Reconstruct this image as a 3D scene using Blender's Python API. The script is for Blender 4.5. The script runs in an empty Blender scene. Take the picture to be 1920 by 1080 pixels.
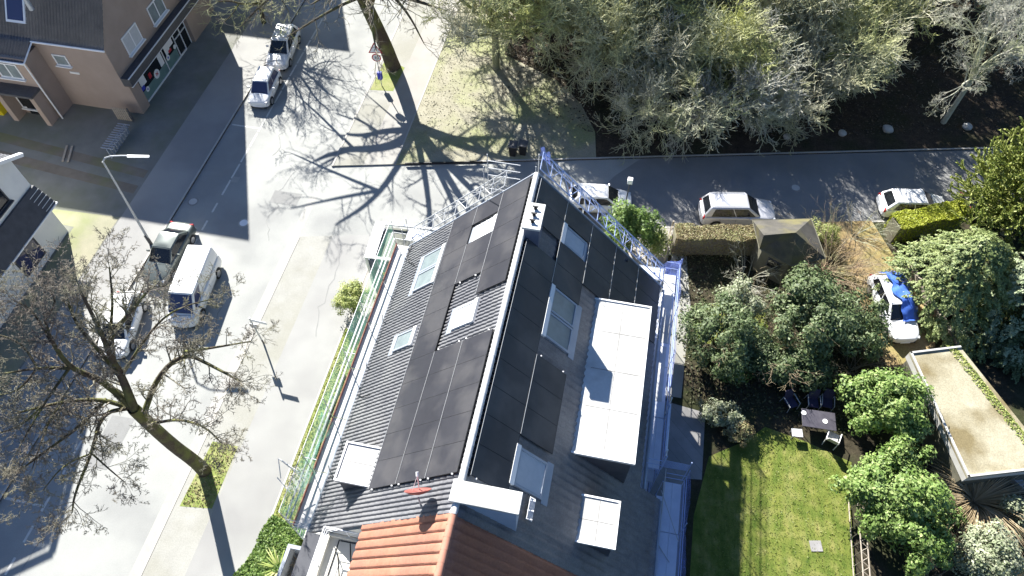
import bpy, bmesh, math, random
import numpy as np
from mathutils import Vector, Matrix
R = math.radians
rnd = random.Random(7)
scene = bpy.context.scene
COL = scene.collection

# ------------------------------------------------------------------ survey
# World frame: X across the street, Y along it, Z up, metres.  The photo was
# surveyed (lens 1340 px, tilt 55.6 deg, 35 m up); S() gives the ground point
# seen at a photo pixel for a known height.
F, PITCH, YAW, CAMH = 1340.0, R(55.6), R(11.3), 35.0
CY, SY = math.cos(YAW), math.sin(YAW)
def _ray(u, v):
    x = (u-960)/F; yy = (540-v)/F
    fx = math.cos(PITCH)+yy*math.sin(PITCH)
    fz = -math.sin(PITCH)+yy*math.cos(PITCH)
    return Vector((x*CY-fx*SY, x*SY+fx*CY, fz))
def S(u, v, z=0.0):
    r = _ray(u, v); k = (z-CAMH)/r.z
    return Vector((r.x*k, r.y*k, z))
RX, RZ, RK = -3.11, 12.65, 1.045          # ridge x, ridge z, roof slope
RN = math.sqrt(1+RK*RK)
def roofz(x): return RZ-RK*abs(x-RX)
def rp(x, y, off=0.0):                      # point on the main roof, raised off along the normal
    sgn = -1 if x < RX else 1
    return Vector((x+sgn*off*RK/RN, y, roofz(x)+off/RN))

# ------------------------------------------------------------------ mesh builder
class MB:
    def __init__(s): s.v=[]; s.f=[]; s.m=[]
    def add(s, vs, fs, mi=0):
        b=len(s.v); s.v += [tuple(p) for p in vs]
        s.f += [tuple(i+b for i in f) for f in fs]; s.m += [mi]*len(fs)
        return s
    def hexa(s, p, mi=0):                  # p: 4 bottom, 4 top, counter-clockwise from above
        return s.add(p, [(3,2,1,0),(4,5,6,7),(0,1,5,4),(1,2,6,5),(2,3,7,6),(3,0,4,7)], mi)
    def box(s, x0,x1,y0,y1,z0,z1, mi=0):
        return s.hexa([(x0,y0,z0),(x1,y0,z0),(x1,y1,z0),(x0,y1,z0),(x0,y0,z1),(x1,y0,z1),(x1,y1,z1),(x0,y1,z1)], mi)
    def obox(s, c, sx, sy, sz, M=None, mi=0):
        M = M or Matrix.Identity(3); c=Vector(c); P=[]
        for dz in (-1,1):
            for dx,dy in ((-1,-1),(1,-1),(1,1),(-1,1)):
                P.append(c+M@Vector((dx*sx/2,dy*sy/2,dz*sz/2)))
        return s.hexa(P, mi)
    def bar(s, a, b, r, n=6, r2=None, mi=0, cap=True):
        a=Vector(a); b=Vector(b); d=(b-a)
        if d.length < 1e-6: return s
        q=d.to_track_quat('Z','Y'); r2 = r if r2 is None else r2
        vs=[]
        for p,rr in ((a,r),(b,r2)):
            for i in range(n):
                t=2*math.pi*i/n
                vs.append(p+q@Vector((rr*math.cos(t),rr*math.sin(t),0)))
        fs=[(i,(i+1)%n,n+(i+1)%n,n+i) for i in range(n)]
        if cap: fs += [tuple(range(n-1,-1,-1)), tuple(range(n,2*n))]
        return s.add(vs, fs, mi)
    def path(s, pts, r, n=6, r2=None, mi=0):
        k=len(pts)-1; r2 = r if r2 is None else r2
        for i in range(k):
            s.bar(pts[i], pts[i+1], r+(r2-r)*i/k, n, r+(r2-r)*(i+1)/k, mi)
        return s
    def poly(s, pts, mi=0): return s.add(pts, [tuple(range(len(pts)))], mi)
    def prism(s, pts, z0, z1, mi=0):        # pts counter-clockwise in xy
        n=len(pts)
        vs=[(p[0],p[1],z0) for p in pts]+[(p[0],p[1],z1) for p in pts]
        return s.add(vs,[tuple(range(n-1,-1,-1)),tuple(range(n,2*n))]+[(i,(i+1)%n,n+(i+1)%n,n+i) for i in range(n)],mi)
    def slab(s, q, th, mi=0):              # quad q with thickness th along its normal, built downwards
        q=[Vector(p) for p in q]; nrm=(q[1]-q[0]).cross(q[3]-q[0]).normalized()
        return s.hexa([p-nrm*th for p in q]+q, mi)
    def build(s, name, mats, parent=None, smooth=False, **kw):
        if not isinstance(mats,(list,tuple)): mats=[mats]
        me=bpy.data.meshes.new(name)
        o=Vector((0,0,0))
        if parent is not None and parent.get('_abs'): o=abs_loc(parent)
        me.from_pydata([(v[0]-o.x,v[1]-o.y,v[2]-o.z) for v in s.v],[],s.f)
        for m in mats: me.materials.append(m)
        if len(mats)>1: me.polygons.foreach_set('material_index', s.m)
        if smooth: me.polygons.foreach_set('use_smooth',[True]*len(me.polygons))
        me.update()
        return link(name, me, parent, **kw)
def abs_loc(o):
    p=Vector(o.location)
    while o.parent: o=o.parent; p+=o.location
    return p
def link(name, me, parent=None, label=None, cat=None, group=None, kind=None):
    ob=bpy.data.objects.new(name, me); COL.objects.link(ob)
    if parent is not None:
        ob.parent=parent
        if parent.get('_abs'): ob['_abs']=1
    tag(ob,label,cat,group,kind)
    return ob
def tag(o,label=None,cat=None,group=None,kind=None):
    if label: o['label']=label
    if cat: o['category']=cat
    if group: o['group']=group
    if kind: o['kind']=kind
    return o
def thing(name,label,cat,loc=(0,0,0),rz=None,group=None):
    o=bpy.data.objects.new(name,None); COL.objects.link(o); o.empty_display_size=.3
    o.location=loc
    if rz is None: o['_abs']=1              # parts given in world coordinates
    else: o.rotation_euler=(0,0,rz)         # parts given in the thing's own frame
    return tag(o,label,cat,group)
def npmesh(name, V, Fq, mats, parent=None, midx=None, smooth=False, **kw):
    V=np.asarray(V,dtype=np.float64)
    if parent is not None and parent.get('_abs'):
        V=V-np.array(abs_loc(parent))
    Fq=np.asarray(Fq,dtype=np.int32); k=Fq.shape[1]
    me=bpy.data.meshes.new(name)
    me.vertices.add(len(V)); me.vertices.foreach_set('co',V.astype(np.float32).ravel())
    me.loops.add(Fq.size); me.loops.foreach_set('vertex_index',Fq.ravel())
    me.polygons.add(len(Fq)); me.polygons.foreach_set('loop_start',np.arange(0,Fq.size,k,dtype=np.int32))
    if not isinstance(mats,(list,tuple)): mats=[mats]
    for m in mats: me.materials.append(m)
    if midx is not None: me.polygons.foreach_set('material_index',np.asarray(midx,dtype=np.int32))
    if smooth: me.polygons.foreach_set('use_smooth',np.ones(len(Fq),dtype=bool))
    me.update(calc_edges=True); me.validate()
    return link(name,me,parent,**kw)
def bevel(o,w=.02,seg=2):
    m=o.modifiers.new('bevel','BEVEL'); m.width=w; m.segments=seg; m.limit_method='ANGLE'; m.angle_limit=R(40)
    return o
def copy_thing(o, loc, rz, sc=1.0):
    c=o.copy(); COL.objects.link(c); c.location=loc; c.rotation_euler=(0,0,rz); c.scale=(sc,sc,sc)
    for ch in list(o.children):
        d=ch.copy(); COL.objects.link(d); d.parent=c
    return c

# ------------------------------------------------------------------ materials
def _n(nt,t,**kw):
    n=nt.nodes.new(t)
    for k,v in kw.items():
        if k in n.inputs: n.inputs[k].default_value=v
        else: setattr(n,k,v)
    return n
def ramp(nt, fac, stops):
    r=nt.nodes.new('ShaderNodeValToRGB'); e=r.color_ramp.elements
    while len(e)<len(stops): e.new(.5)
    for i,(p,c) in enumerate(stops):
        e[i].position=p; e[i].color=(*c,1) if len(c)==3 else c
    nt.links.new(fac,r.inputs[0]); return r.outputs[0]
def mix(nt,a,b,fac,mode='MIX'):
    m=nt.nodes.new('ShaderNodeMix'); m.data_type='RGBA'; m.blend_type=mode
    for sock,val in ((m.inputs['Factor'],fac),(m.inputs[6],a),(m.inputs[7],b)):
        if isinstance(val,bpy.types.NodeSocket): nt.links.new(val,sock)
        elif isinstance(val,(int,float)): sock.default_value=val
        else: sock.default_value=(*val,1) if len(val)==3 else val
    return m.outputs[2]
def base(name, rough=.8, spec=.3, metal=0.0):
    m=bpy.data.materials.new(name); m.use_nodes=True; nt=m.node_tree
    b=nt.nodes['Principled BSDF']
    b.inputs['Roughness'].default_value=rough; b.inputs['Specular IOR Level'].default_value=spec
    b.inputs['Metallic'].default_value=metal
    g=nt.nodes.new('ShaderNodeNewGeometry')
    return m,nt,b,g
def noise(nt,g,scale,detail=4,rough=.6,vec=None):
    n=_n(nt,'ShaderNodeTexNoise'); n.inputs['Scale'].default_value=scale
    n.inputs['Detail'].default_value=detail; n.inputs['Roughness'].default_value=rough
    nt.links.new(vec if vec else g.outputs['Position'], n.inputs['Vector'])
    return n.outputs['Fac']
def bump(nt,b,h,strength=.3,dist=.02):
    n=_n(nt,'ShaderNodeBump'); n.inputs['Strength'].default_value=strength; n.inputs['Distance'].default_value=dist
    nt.links.new(h,n.inputs['Height']); nt.links.new(n.outputs[0],b.inputs['Normal'])
def mat(name,c1,c2=None,scale=2.0,rough=.8,spec=.3,metal=0.0,fine=0.0,c3=None,scale3=.35,bmp=0.0,f3=.6,fscale=40):
    """Colour c1..c2 by noise, optional broad patches of c3, optional fine grain."""
    m,nt,b,g=base(name,rough,spec,metal)
    if c2 is None and fine==0 and c3 is None:
        b.inputs['Base Color'].default_value=(*c1,1)
        return m
    col=ramp(nt,noise(nt,g,scale),[(.3,c1),(.7,c2 or c1)])
    if c3 is not None:
        f=ramp(nt,noise(nt,g,scale3,3,.55),[(.45,(0,0,0)),(.62,(f3,f3,f3))])
        col=mix(nt,col,c3,f)
    if fine>0:
        k=noise(nt,g,fscale,2,.7)
        gr=ramp(nt,k,[(.25,(1-fine,)*3),(.75,(1+fine,)*3)])
        col=mix(nt,col,gr,1.0,'MULTIPLY')
        if bmp: bump(nt,b,k,bmp,.02)
    nt.links.new(col,b.inputs['Base Color'])
    return m
def leafmat(name,stops,rough=.55,spec=.35,trans=.25):
    """Leaf colours, one per leaf."""
    m,nt,b,g=base(name,rough,spec)
    mx=_n(nt,'ShaderNodeMath',operation='MULTIPLY_ADD'); nt.links.new(noise(nt,g,1.1,3),mx.inputs[0]); mx.inputs[1].default_value=1.3; mx.inputs[2].default_value=-.65
    ad=_n(nt,'ShaderNodeMath',operation='ADD'); nt.links.new(g.outputs['Random Per Island'],ad.inputs[0]); nt.links.new(mx.outputs[0],ad.inputs[1]); ad.use_clamp=True
    col=ramp(nt,ad.outputs[0],stops)
    nt.links.new(col,b.inputs['Base Color'])
    if trans:
        t=_n(nt,'ShaderNodeBsdfTranslucent'); nt.links.new(col,t.inputs['Color'])
        ms=_n(nt,'ShaderNodeMixShader'); ms.inputs[0].default_value=trans
        nt.links.new(b.outputs[0],ms.inputs[1]); nt.links.new(t.outputs[0],ms.inputs[2])
        nt.links.new(ms.outputs[0],nt.nodes['Material Output'].inputs['Surface'])
    return m
def barkmat(name,c1,c2,c3,scale=5,moss=.5):
    m,nt,b,g=base(name,.9,.15)
    col=ramp(nt,noise(nt,g,scale*4,3),[(.3,c1),(.7,c2)])
    f=ramp(nt,noise(nt,g,scale*.25,3),[(.5-.25*moss,(0,0,0)),(.75-.2*moss,(1,1,1))])
    col=mix(nt,col,c3,f)
    nt.links.new(col,b.inputs['Base Color'])
    bump(nt,b,noise(nt,g,22,4),.5,.03)
    return m
def netmat(name,c,alpha):
    m=bpy.data.materials.new(name); m.use_nodes=True; nt=m.node_tree; b=nt.nodes['Principled BSDF']
    b.inputs['Base Color'].default_value=(*c,1); b.inputs['Roughness'].default_value=.6
    g=nt.nodes.new('ShaderNodeNewGeometry')
    t=_n(nt,'ShaderNodeBsdfTransparent'); tr=_n(nt,'ShaderNodeBsdfTranslucent'); tr.inputs[0].default_value=(*c,1)
    m1=_n(nt,'ShaderNodeMixShader'); m1.inputs[0].default_value=.45
    nt.links.new(b.outputs[0],m1.inputs[1]); nt.links.new(tr.outputs[0],m1.inputs[2])
    m2=_n(nt,'ShaderNodeMixShader')
    f=ramp(nt,noise(nt,g,1.2,3),[(.35,(alpha-.12,)*3),(.7,(alpha+.15,)*3)])
    nt.links.new(f,m2.inputs[0])
    nt.links.new(t.outputs[0],m2.inputs[1]); nt.links.new(m1.outputs[0],m2.inputs[2])
    nt.links.new(m2.outputs[0],nt.nodes['Material Output'].inputs['Surface'])
    return m
def brickmat(name,c1,c2,mortar,axis='x',bw=.24,bh=.08):
    m,nt,b,g=base(name,.85,.2)
    sx=nt.nodes.new('ShaderNodeSeparateXYZ'); nt.links.new(g.outputs['Position'],sx.inputs[0])
    ad=_n(nt,'ShaderNodeMath',operation='ADD'); nt.links.new(sx.outputs['X'],ad.inputs[0]); nt.links.new(sx.outputs['Y'],ad.inputs[1])
    cx=nt.nodes.new('ShaderNodeCombineXYZ'); nt.links.new(ad.outputs[0],cx.inputs['X']); nt.links.new(sx.outputs['Z'],cx.inputs['Y'])
    bt=_n(nt,'ShaderNodeTexBrick'); nt.links.new(cx.outputs[0],bt.inputs['Vector'])
    bt.inputs['Scale'].default_value=1.0; bt.inputs['Brick Width'].default_value=bw; bt.inputs['Row Height'].default_value=bh
    bt.inputs['Mortar Size'].default_value=.008
    bt.inputs['Color1'].default_value=(*c1,1); bt.inputs['Color2'].default_value=(*c2,1); bt.inputs['Mortar'].default_value=(*mortar,1)
    w=ramp(nt,noise(nt,g,.9,4),[(.3,(.8,.8,.8)),(.7,(1.1,1.1,1.1))])
    nt.links.new(mix(nt,bt.outputs['Color'],w,1.0,'MULTIPLY'),b.inputs['Base Color'])
    return m

M={}
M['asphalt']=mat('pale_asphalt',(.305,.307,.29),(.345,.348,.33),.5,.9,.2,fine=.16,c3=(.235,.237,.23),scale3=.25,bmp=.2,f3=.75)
M['shadetar']=mat('shade_dark_asphalt',(.21,.208,.205),(.245,.242,.236),.6,.9,.2,fine=.13,c3=(.185,.183,.18),scale3=.25,bmp=.15)  # darker copy of the street asphalt, tree shade put into its colour
M['paving']=mat('concrete_paving',(.29,.28,.26),(.34,.328,.302),.7,.9,.2,fine=.10,c3=(.34,.30,.265),scale3=.3)
M['path']=mat('pale_path_tar',(.28,.277,.265),(.32,.317,.303),.35,.9,.2,fine=.14,c3=(.235,.23,.225),scale3=.2,f3=.75)
M['kerb']=mat('kerb_stone',(.37,.355,.325),(.42,.40,.37),3,.85,.2,fine=.1)
M['gutter']=mat('gutter_stone',(.32,.315,.295),(.36,.35,.325),2,.85,.2,fine=.1)
M['paint']=mat('road_paint',(.62,.61,.57),(.50,.49,.455),6,.8,.2)
M['soil']=mat('garden_soil',(.034,.030,.020),(.06,.05,.033),3,.95,.1,fine=.35,c3=(.030,.042,.015),scale3=.6,fscale=14)
M['forest']=mat('forest_floor',(.045,.035,.028),(.08,.062,.046),2.5,.95,.1,fine=.4,c3=(.04,.045,.022),scale3=.4,fscale=9)
M['litter']=mat('leaf_litter_lawn',(.26,.245,.18),(.325,.305,.235),1.1,.95,.1,fine=.2,c3=(.26,.28,.13),scale3=.25,f3=.8,fscale=12)
M['verge']=mat('dry_verge',(.29,.285,.26),(.33,.325,.297),1.0,.95,.1,fine=.12,c3=(.265,.258,.22),scale3=.4,f3=.7,fscale=18)
def lawnmat():
    m,nt,b,g=base('streaky_lawn',.9,.15)
    col=ramp(nt,noise(nt,g,1.3,5),[(.28,(.075,.115,.02)),(.5,(.155,.18,.04)),(.72,(.26,.245,.09))])
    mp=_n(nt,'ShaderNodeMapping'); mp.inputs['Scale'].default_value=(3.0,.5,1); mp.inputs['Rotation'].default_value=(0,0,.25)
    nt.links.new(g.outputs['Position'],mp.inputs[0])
    k=noise(nt,g,1.2,4,.6,mp.outputs[0]); col=mix(nt,col,ramp(nt,k,[(.35,(.72,.85,.7)),(.65,(1.15,1.1,1.1))]),1.0,'MULTIPLY')  # stretched streaks darken the colour like shadow stripes over the grass
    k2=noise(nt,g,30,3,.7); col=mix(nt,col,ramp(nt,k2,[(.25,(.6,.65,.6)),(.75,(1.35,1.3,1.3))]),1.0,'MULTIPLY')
    nt.links.new(col,b.inputs['Base Color']); bump(nt,b,k2,.8,.04)
    return m
M['lawn']=lawnmat()
M['vergegrass']=mat('street_grass',(.17,.215,.055),(.24,.265,.095),1.4,.95,.1,fine=.35,c3=(.28,.27,.14),scale3=.7,bmp=.6,fscale=22)
M['yard']=mat('yard_tar',(.17,.17,.155),(.22,.22,.20),.8,.9,.2,fine=.15,c3=(.15,.16,.115),scale3=.35)
M['strip']=mat('yard_strip_soil',(.16,.14,.115),(.22,.19,.155),1.0,.95,.1,fine=.2,c3=(.17,.18,.075),scale3=.35)
M['yardgrass']=mat('yellow_grass',(.255,.25,.175),(.32,.30,.22),.8,.95,.1,fine=.2,c3=(.22,.245,.11),scale3=.35)
M['drive']=mat('earth_drive',(.24,.17,.08),(.36,.27,.145),1.1,.95,.1,fine=.3,c3=(.20,.19,.06),scale3=.55,fscale=12)
M['slabs']=brickmat('patio_slabs',(.24,.235,.23),(.28,.27,.265),(.12,.12,.11),bw=.8,bh=.8)
M['rooftile']=mat('grey_concrete_tile',(.145,.145,.158),(.20,.20,.212),3.0,.65,.2,fine=.2,c3=(.25,.248,.25),scale3=.6,fscale=16)
M['redtile']=mat('red_clay_tile',(.35,.150,.095),(.41,.185,.12),2.2,.7,.3,fine=.14,c3=(.31,.145,.105),scale3=.5,fscale=12)
M['ridge']=mat('pale_ridge_tile',(.50,.50,.50),(.62,.62,.61),4,.6,.4,fine=.1)
M['redridge']=mat('red_ridge_tile',(.37,.165,.11),(.42,.195,.135),4,.7,.3,fine=.1)
M['panel']=mat('solar_glass',(.025,.025,.031),(.038,.038,.045),.35,.36,.5,c3=(.075,.072,.074),scale3=.55,f3=.6,fine=.08,fscale=5)
M['panelrim']=mat('panel_rim',(.03,.03,.033),rough=.5)
M['rail']=mat('panel_rail',(.62,.62,.62),rough=.4,metal=.6)
M['render']=mat('white_render',(.66,.66,.65),(.72,.72,.70),1.5,.85,.25,fine=.04)
M['cream']=mat('cream_render',(.56,.54,.48),(.62,.60,.54),1.5,.85,.25,fine=.05)
M['membrane']=mat('white_roof_sheet',(.47,.47,.45),(.58,.58,.56),.5,.6,.3,c3=(.33,.325,.305),scale3=.55,f3=.75,fine=.05,fscale=9)
M['whitemetal']=mat('white_metal',(.75,.75,.75),rough=.4,spec=.5)
M['whiteplastic']=mat('white_plastic',(.72,.72,.71),rough=.35,spec=.5)
M['slate']=mat('slate_cladding',(.085,.10,.15),(.12,.135,.185),2.5,.6,.4,fine=.12)
M['slatedark']=mat('dark_cladding',(.05,.052,.062),(.075,.077,.088),2.5,.6,.4,fine=.12)
M['zinc']=mat('zinc_sheet',(.30,.33,.38),(.36,.39,.44),2,.45,.5,metal=.3)
M['paleblue']=mat('pale_blue_sheet',(.36,.43,.54),(.42,.49,.60),2,.5,.4)
M['blind']=mat('roller_blind',(.46,.47,.48),(.52,.52,.53),4,.6,.3)
M['glass']=mat('window_glass',(.16,.19,.20),(.24,.28,.28),1.5,.08,.8)
M['darkglass']=mat('dark_glass',(.012,.014,.017),rough=.06,spec=.7)
M['blueglass']=mat('blue_glass',(.045,.05,.11),rough=.08,spec=.7)
M['galv']=mat('galvanised_tube',(.40,.41,.42),(.52,.53,.54),9,.5,.5,metal=.3)
M['bluetube']=mat('bluish_tube',(.30,.38,.62),(.42,.50,.70),9,.5,.4,metal=.2)
M['deck']=mat('pale_scaffold_board',(.64,.62,.60),(.72,.70,.68),3,.7,.3,fine=.06)
M['deckalu']=mat('aluminium_board',(.55,.58,.68),(.66,.69,.78),2,.5,.5,fine=.05,metal=.2)
M['toeboard']=mat('red_toe_board',(.26,.10,.075),(.36,.19,.15),3,.8,.2)
M['toedark']=mat('dark_toe_board',(.05,.05,.045),(.09,.085,.075),3,.8,.2)
M['greennet']=netmat('green_net',(.22,.50,.36),.25)
M['bluenet']=netmat('blue_net',(.20,.28,.78),.30)
M['brick']=brickmat('brown_brick',(.30,.20,.155),(.36,.245,.19),(.30,.255,.22))
M['tanrender']=mat('tan_render',(.30,.235,.195),(.35,.275,.23),.8,.85,.2,fine=.05)
M['darktile']=mat('dark_roof_tile',(.045,.048,.06),(.075,.078,.09),2.2,.5,.4,fine=.2,c3=(.10,.10,.11),scale3=.5,fscale=14)
M['black']=mat('black_plastic',(.018,.018,.02),rough=.5)
M['darkgrey']=mat('dark_grey_metal',(.06,.06,.065),(.09,.09,.095),5,.5,.4)
M['rubber']=mat('tyre_rubber',(.025,.025,.026),rough=.85,spec=.2)
M['rim']=mat('alloy_rim',(.42,.42,.43),rough=.35,metal=.7)
M['wood']=mat('grey_wood',(.30,.26,.21),(.40,.35,.29),5,.85,.2,fine=.2)
M['bark']=barkmat('oak_bark',(.050,.038,.028),(.115,.095,.07),(.15,.16,.055),5,.25)
M['twig']=barkmat('grey_brown_twig',(.15,.13,.11),(.27,.24,.20),(.23,.225,.15),1.5,.35)
M['twigolive']=barkmat('olive_twig',(.34,.33,.23),(.58,.56,.43),(.47,.49,.20),.8,.45)
M['barkolive']=barkmat('mossy_bark',(.16,.15,.105),(.29,.27,.20),(.27,.30,.10),3,.45)
M['twiggrey']=barkmat('pale_grey_twig',(.38,.37,.31),(.55,.53,.46),(.42,.44,.26),1.4,.35)
M['drystem']=barkmat('dry_stem',(.27,.19,.13),(.40,.30,.215),(.30,.29,.16),3,.3)
M['leafdark']=leafmat('dark_shrub_leaf',[(0,(.05,.08,.028)),(.5,(.10,.145,.055)),(1,(.22,.26,.13))])
M['leafmid']=leafmat('mid_shrub_leaf',[(0,(.06,.115,.022)),(.5,(.115,.195,.038)),(1,(.22,.30,.075))])
M['leafbright']=leafmat('bright_shrub_leaf',[(0,(.085,.15,.03)),(.5,(.16,.25,.055)),(1,(.32,.40,.14))])
M['leaflime']=leafmat('golden_hedge_leaf',[(0,(.20,.24,.02)),(.5,(.34,.38,.03)),(1,(.46,.47,.07))])
M['leafgrey']=leafmat('grey_green_spray',[(0,(.11,.155,.05)),(.5,(.20,.25,.085)),(1,(.34,.38,.16))],trans=.15)
M['leafblue']=leafmat('blue_green_spray',[(0,(.14,.19,.10)),(.5,(.25,.30,.165)),(1,(.40,.44,.27))],trans=.15)
M['leafspike']=leafmat('yellow_green_spike',[(0,(.14,.19,.04)),(.5,(.27,.31,.075)),(1,(.42,.44,.15))],trans=.1)
M['leafbeech']=leafmat('dry_beech_leaf',[(0,(.20,.155,.08)),(.5,(.29,.235,.125)),(1,(.30,.31,.13))])
M['leafpale']=leafmat('pale_shrub_leaf',[(0,(.16,.20,.10)),(.5,(.28,.31,.19)),(1,(.42,.43,.30))])
M['grassblade']=leafmat('straw_blade',[(0,(.30,.22,.12)),(.5,(.44,.34,.20)),(1,(.56,.45,.29))],trans=.15)
M['palmblade']=leafmat('palm_blade',[(0,(.20,.28,.05)),(.5,(.32,.38,.10)),(1,(.44,.44,.18))],trans=.2)
M['bluetarp']=mat('blue_tarp',(.055,.14,.55),(.09,.20,.66),2.5,.4,.5)
M['blacktarp']=mat('black_tarp',(.018,.02,.025),(.035,.037,.045),3,.38,.5)
M['yellow']=mat('yellow_plastic',(.62,.50,.02),rough=.5)
M['redplate']=mat('red_plate',(.22,.06,.05),(.27,.085,.07),4,.5,.4)
M['signred']=mat('sign_red',(.45,.03,.04),rough=.5)
M['signwhite']=mat('sign_white',(.74,.74,.74),rough=.5)
M['signblue']=mat('sign_blue',(.03,.05,.42),rough=.5)
M['mint']=mat('mint_window_film',(.12,.20,.19),(.16,.25,.235),2,.3,.5)
M['gravelroof']=mat('mossy_gravel_roof',(.30,.27,.19),(.385,.355,.26),.7,.95,.1,fine=.25,c3=(.16,.125,.06),scale3=.38,f3=.9,fscale=16)
M['concrete']=mat('old_concrete',(.42,.41,.385),(.52,.51,.48),1.5,.85,.2,fine=.12)
M['shedroof']=mat('bitumen_felt',(.06,.057,.052),(.105,.098,.085),1.2,.9,.2,fine=.25,c3=(.15,.135,.06),scale3=.5,f3=.8)
M['shedwall']=mat('shed_render',(.12,.115,.085),(.17,.16,.12),2,.9,.2)
M['iron']=mat('cast_iron',(.20,.19,.18),(.27,.26,.25),8,.6,.4)
M['stone']=mat('field_stone',(.40,.39,.37),(.50,.49,.46),4,.9,.2)
def carpaint(name,c,metal=0.0,rough=.22):
    m,nt,b,g=base(name,rough,.5,metal); b.inputs['Base Color'].default_value=(*c,1)
    b.inputs['Coat Weight'].default_value=.5; b.inputs['Coat Roughness'].default_value=.06
    return m
M['carwhite']=carpaint('white_car_paint',(.72,.72,.72))
M['carsilver']=carpaint('silver_car_paint',(.55,.55,.57),.35,.3)
M['carsand']=carpaint('sand_car_paint',(.40,.375,.35),.35,.3)
M['cargreen']=carpaint('dark_green_car_paint',(.11,.125,.115),.35,.25)
M['lampglass']=mat('lamp_glass',(.55,.56,.58),rough=.1,spec=.8)
M['redlamp']=mat('red_lamp_glass',(.35,.02,.02),rough=.15,spec=.7)
M['purple']=mat('dark_cushion',(.035,.03,.065),(.05,.045,.085),6,.8,.2)
M['tabletop']=mat('dark_table_top',(.05,.046,.06),(.08,.075,.09),3,.4,.4)
# ------------------------------------------------------------------ camera, light, sky
cd=bpy.data.cameras.new('camera'); cam=bpy.data.objects.new('camera',cd); COL.objects.link(cam)
cd.sensor_width=36; cd.lens=36*F/1920; cd.clip_end=2000; cd.clip_start=.5
cam.location=(0,0,CAMH); cam.rotation_euler=(math.pi/2-PITCH,0,YAW)
scene.camera=cam
SUN_EL=R(34.0); SUN_DIR=Vector((-.616*math.cos(SUN_EL),.788*math.cos(SUN_EL),math.sin(SUN_EL))).normalized()
sd=bpy.data.lights.new('sun','SUN'); sd.energy=5.0; sd.angle=R(.5); sd.color=(1,.975,.915)
sun=bpy.data.objects.new('sun',sd); COL.objects.link(sun)
sun.rotation_euler=SUN_DIR.to_track_quat('Z','Y').to_euler(); sun.location=(0,0,60)
w=bpy.data.worlds.new('World'); scene.world=w; w.use_nodes=True
nt=w.node_tree; bg=nt.nodes['Background']
sky=nt.nodes.new('ShaderNodeTexSky'); sky.sky_type='NISHITA'; sky.sun_disc=False
sky.sun_elevation=SUN_EL; sky.sun_rotation=math.atan2(SUN_DIR.x,SUN_DIR.y)
sky.air_density=1.0; sky.dust_density=.6; sky.ozone_density=8.0
nt.links.new(sky.outputs[0],bg.inputs[0]); bg.inputs[1].default_value=.05
scene.view_settings.view_transform='Standard'; scene.view_settings.look='None'
scene.view_settings.exposure=1.7; scene.view_settings.gamma=1
try:
    scene.cycles.max_bounces=5; scene.cycles.transparent_max_bounces=12; scene.cycles.use_denoising=True
except Exception: pass

# ------------------------------------------------------------------ setting
def sheet(name,pts,z,m,label,cat):
    MB().poly([(p[0],p[1],z) for p in pts]).build(name,m,label=label,cat=cat,kind='structure')
def raised(name,pts,m,label,cat,z=.1):
    MB().prism(pts,-.02,z).build(name,m,label=label,cat=cat,kind='structure')
def rect(x0,x1,y0,y1): return [(x0,y0),(x1,y0),(x1,y1),(x0,y1)]
NK=lambda x:34.9+.2374*(x+1.27)            # north kerb of the side road
SK=lambda x:NK(x)-6.2                       # south kerb
sheet('ground',rect(-500,500,-500,500),0,M['soil'],'dark soil ground under and around everything','ground')
sheet('main_street',rect(-26.9,-18.5,-80,160),.004,M['asphalt'],'pale sunlit main street with parked cars along it','street')
sheet('side_road',[(-2.0,SK(-2)),(120,SK(120)),(120,NK(120)),(1.8,NK(1.8)),(.2,NK(.2)-1.6),(-1.4,NK(-1.4)-4.2)],.008,M['shadetar'],'side road in bluish tree shade, its asphalt coloured darker for the shade','road')
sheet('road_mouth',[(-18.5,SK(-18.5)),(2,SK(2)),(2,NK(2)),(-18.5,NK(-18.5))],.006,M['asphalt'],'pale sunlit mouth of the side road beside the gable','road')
raised('pavement_along_shops',rect(-30.1,-26.9,-80,160),M['path'],'pavement on the shop side of the street, half in shade','pavement')
raised('yard',rect(-140,-30.1,-80,160),M['yard'],'dark yard ground between the brown and the white building','yard')
raised('verge',[(-18.5,-80),(-16.4,-80),(-16.4,SK(-16.4)),(-18.5,SK(-18.5))],M['verge'],'dry verge with tree beds between street and footpath','verge')
raised('footpath',[(-16.4,-80),(-13.45,-80),(-13.45,SK(-13.45)),(-16.4,SK(-16.4))],M['path'],'pale footpath beside the house verge','footpath')
raised('front_lawn',[(-13.45,-80),(-9.0,-80),(-9.0,16.6),(-13.45,18.9)],M['vergegrass'],'narrow grass strip under the green scaffold','grass strip')
raised('corner_paving',[(-13.45,18.9),(-9.0,16.6),(-9.0,19.8),(4.2,21.2),(4.2,SK(4.2)),(-13.45,SK(-13.45))],M['paving'],'pale paving at the street corner behind the gable','paving')
raised('garden_ground',[(-9.0,-80),(90,-80),(90,SK(90)),(4.2,SK(4.2)),(4.2,21.2),(-9.0,19.8)],M['soil'],'dark garden soil under the shrubs','soil')
raised('park_floor',[(-9.5,NK(-9.5)),(120,NK(120)),(120,160),(-9.5,160)],M['forest'],'dark forest floor behind the side road','forest floor')
raised('litter_lawn',[(-14.3,NK(-14.3)),(-9.5,NK(-9.5)),(-9.5,160),(-14.3,160)],M['litter'],'leaf strewn pale grass around the bare trees','grass')
raised('park_pavement',[(-16.4,NK(-16.4)),(-14.3,NK(-14.3)),(-14.3,160),(-16.4,160)],M['paving'],'pinkish pavement beside the thick tree trunk','pavement')
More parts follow.
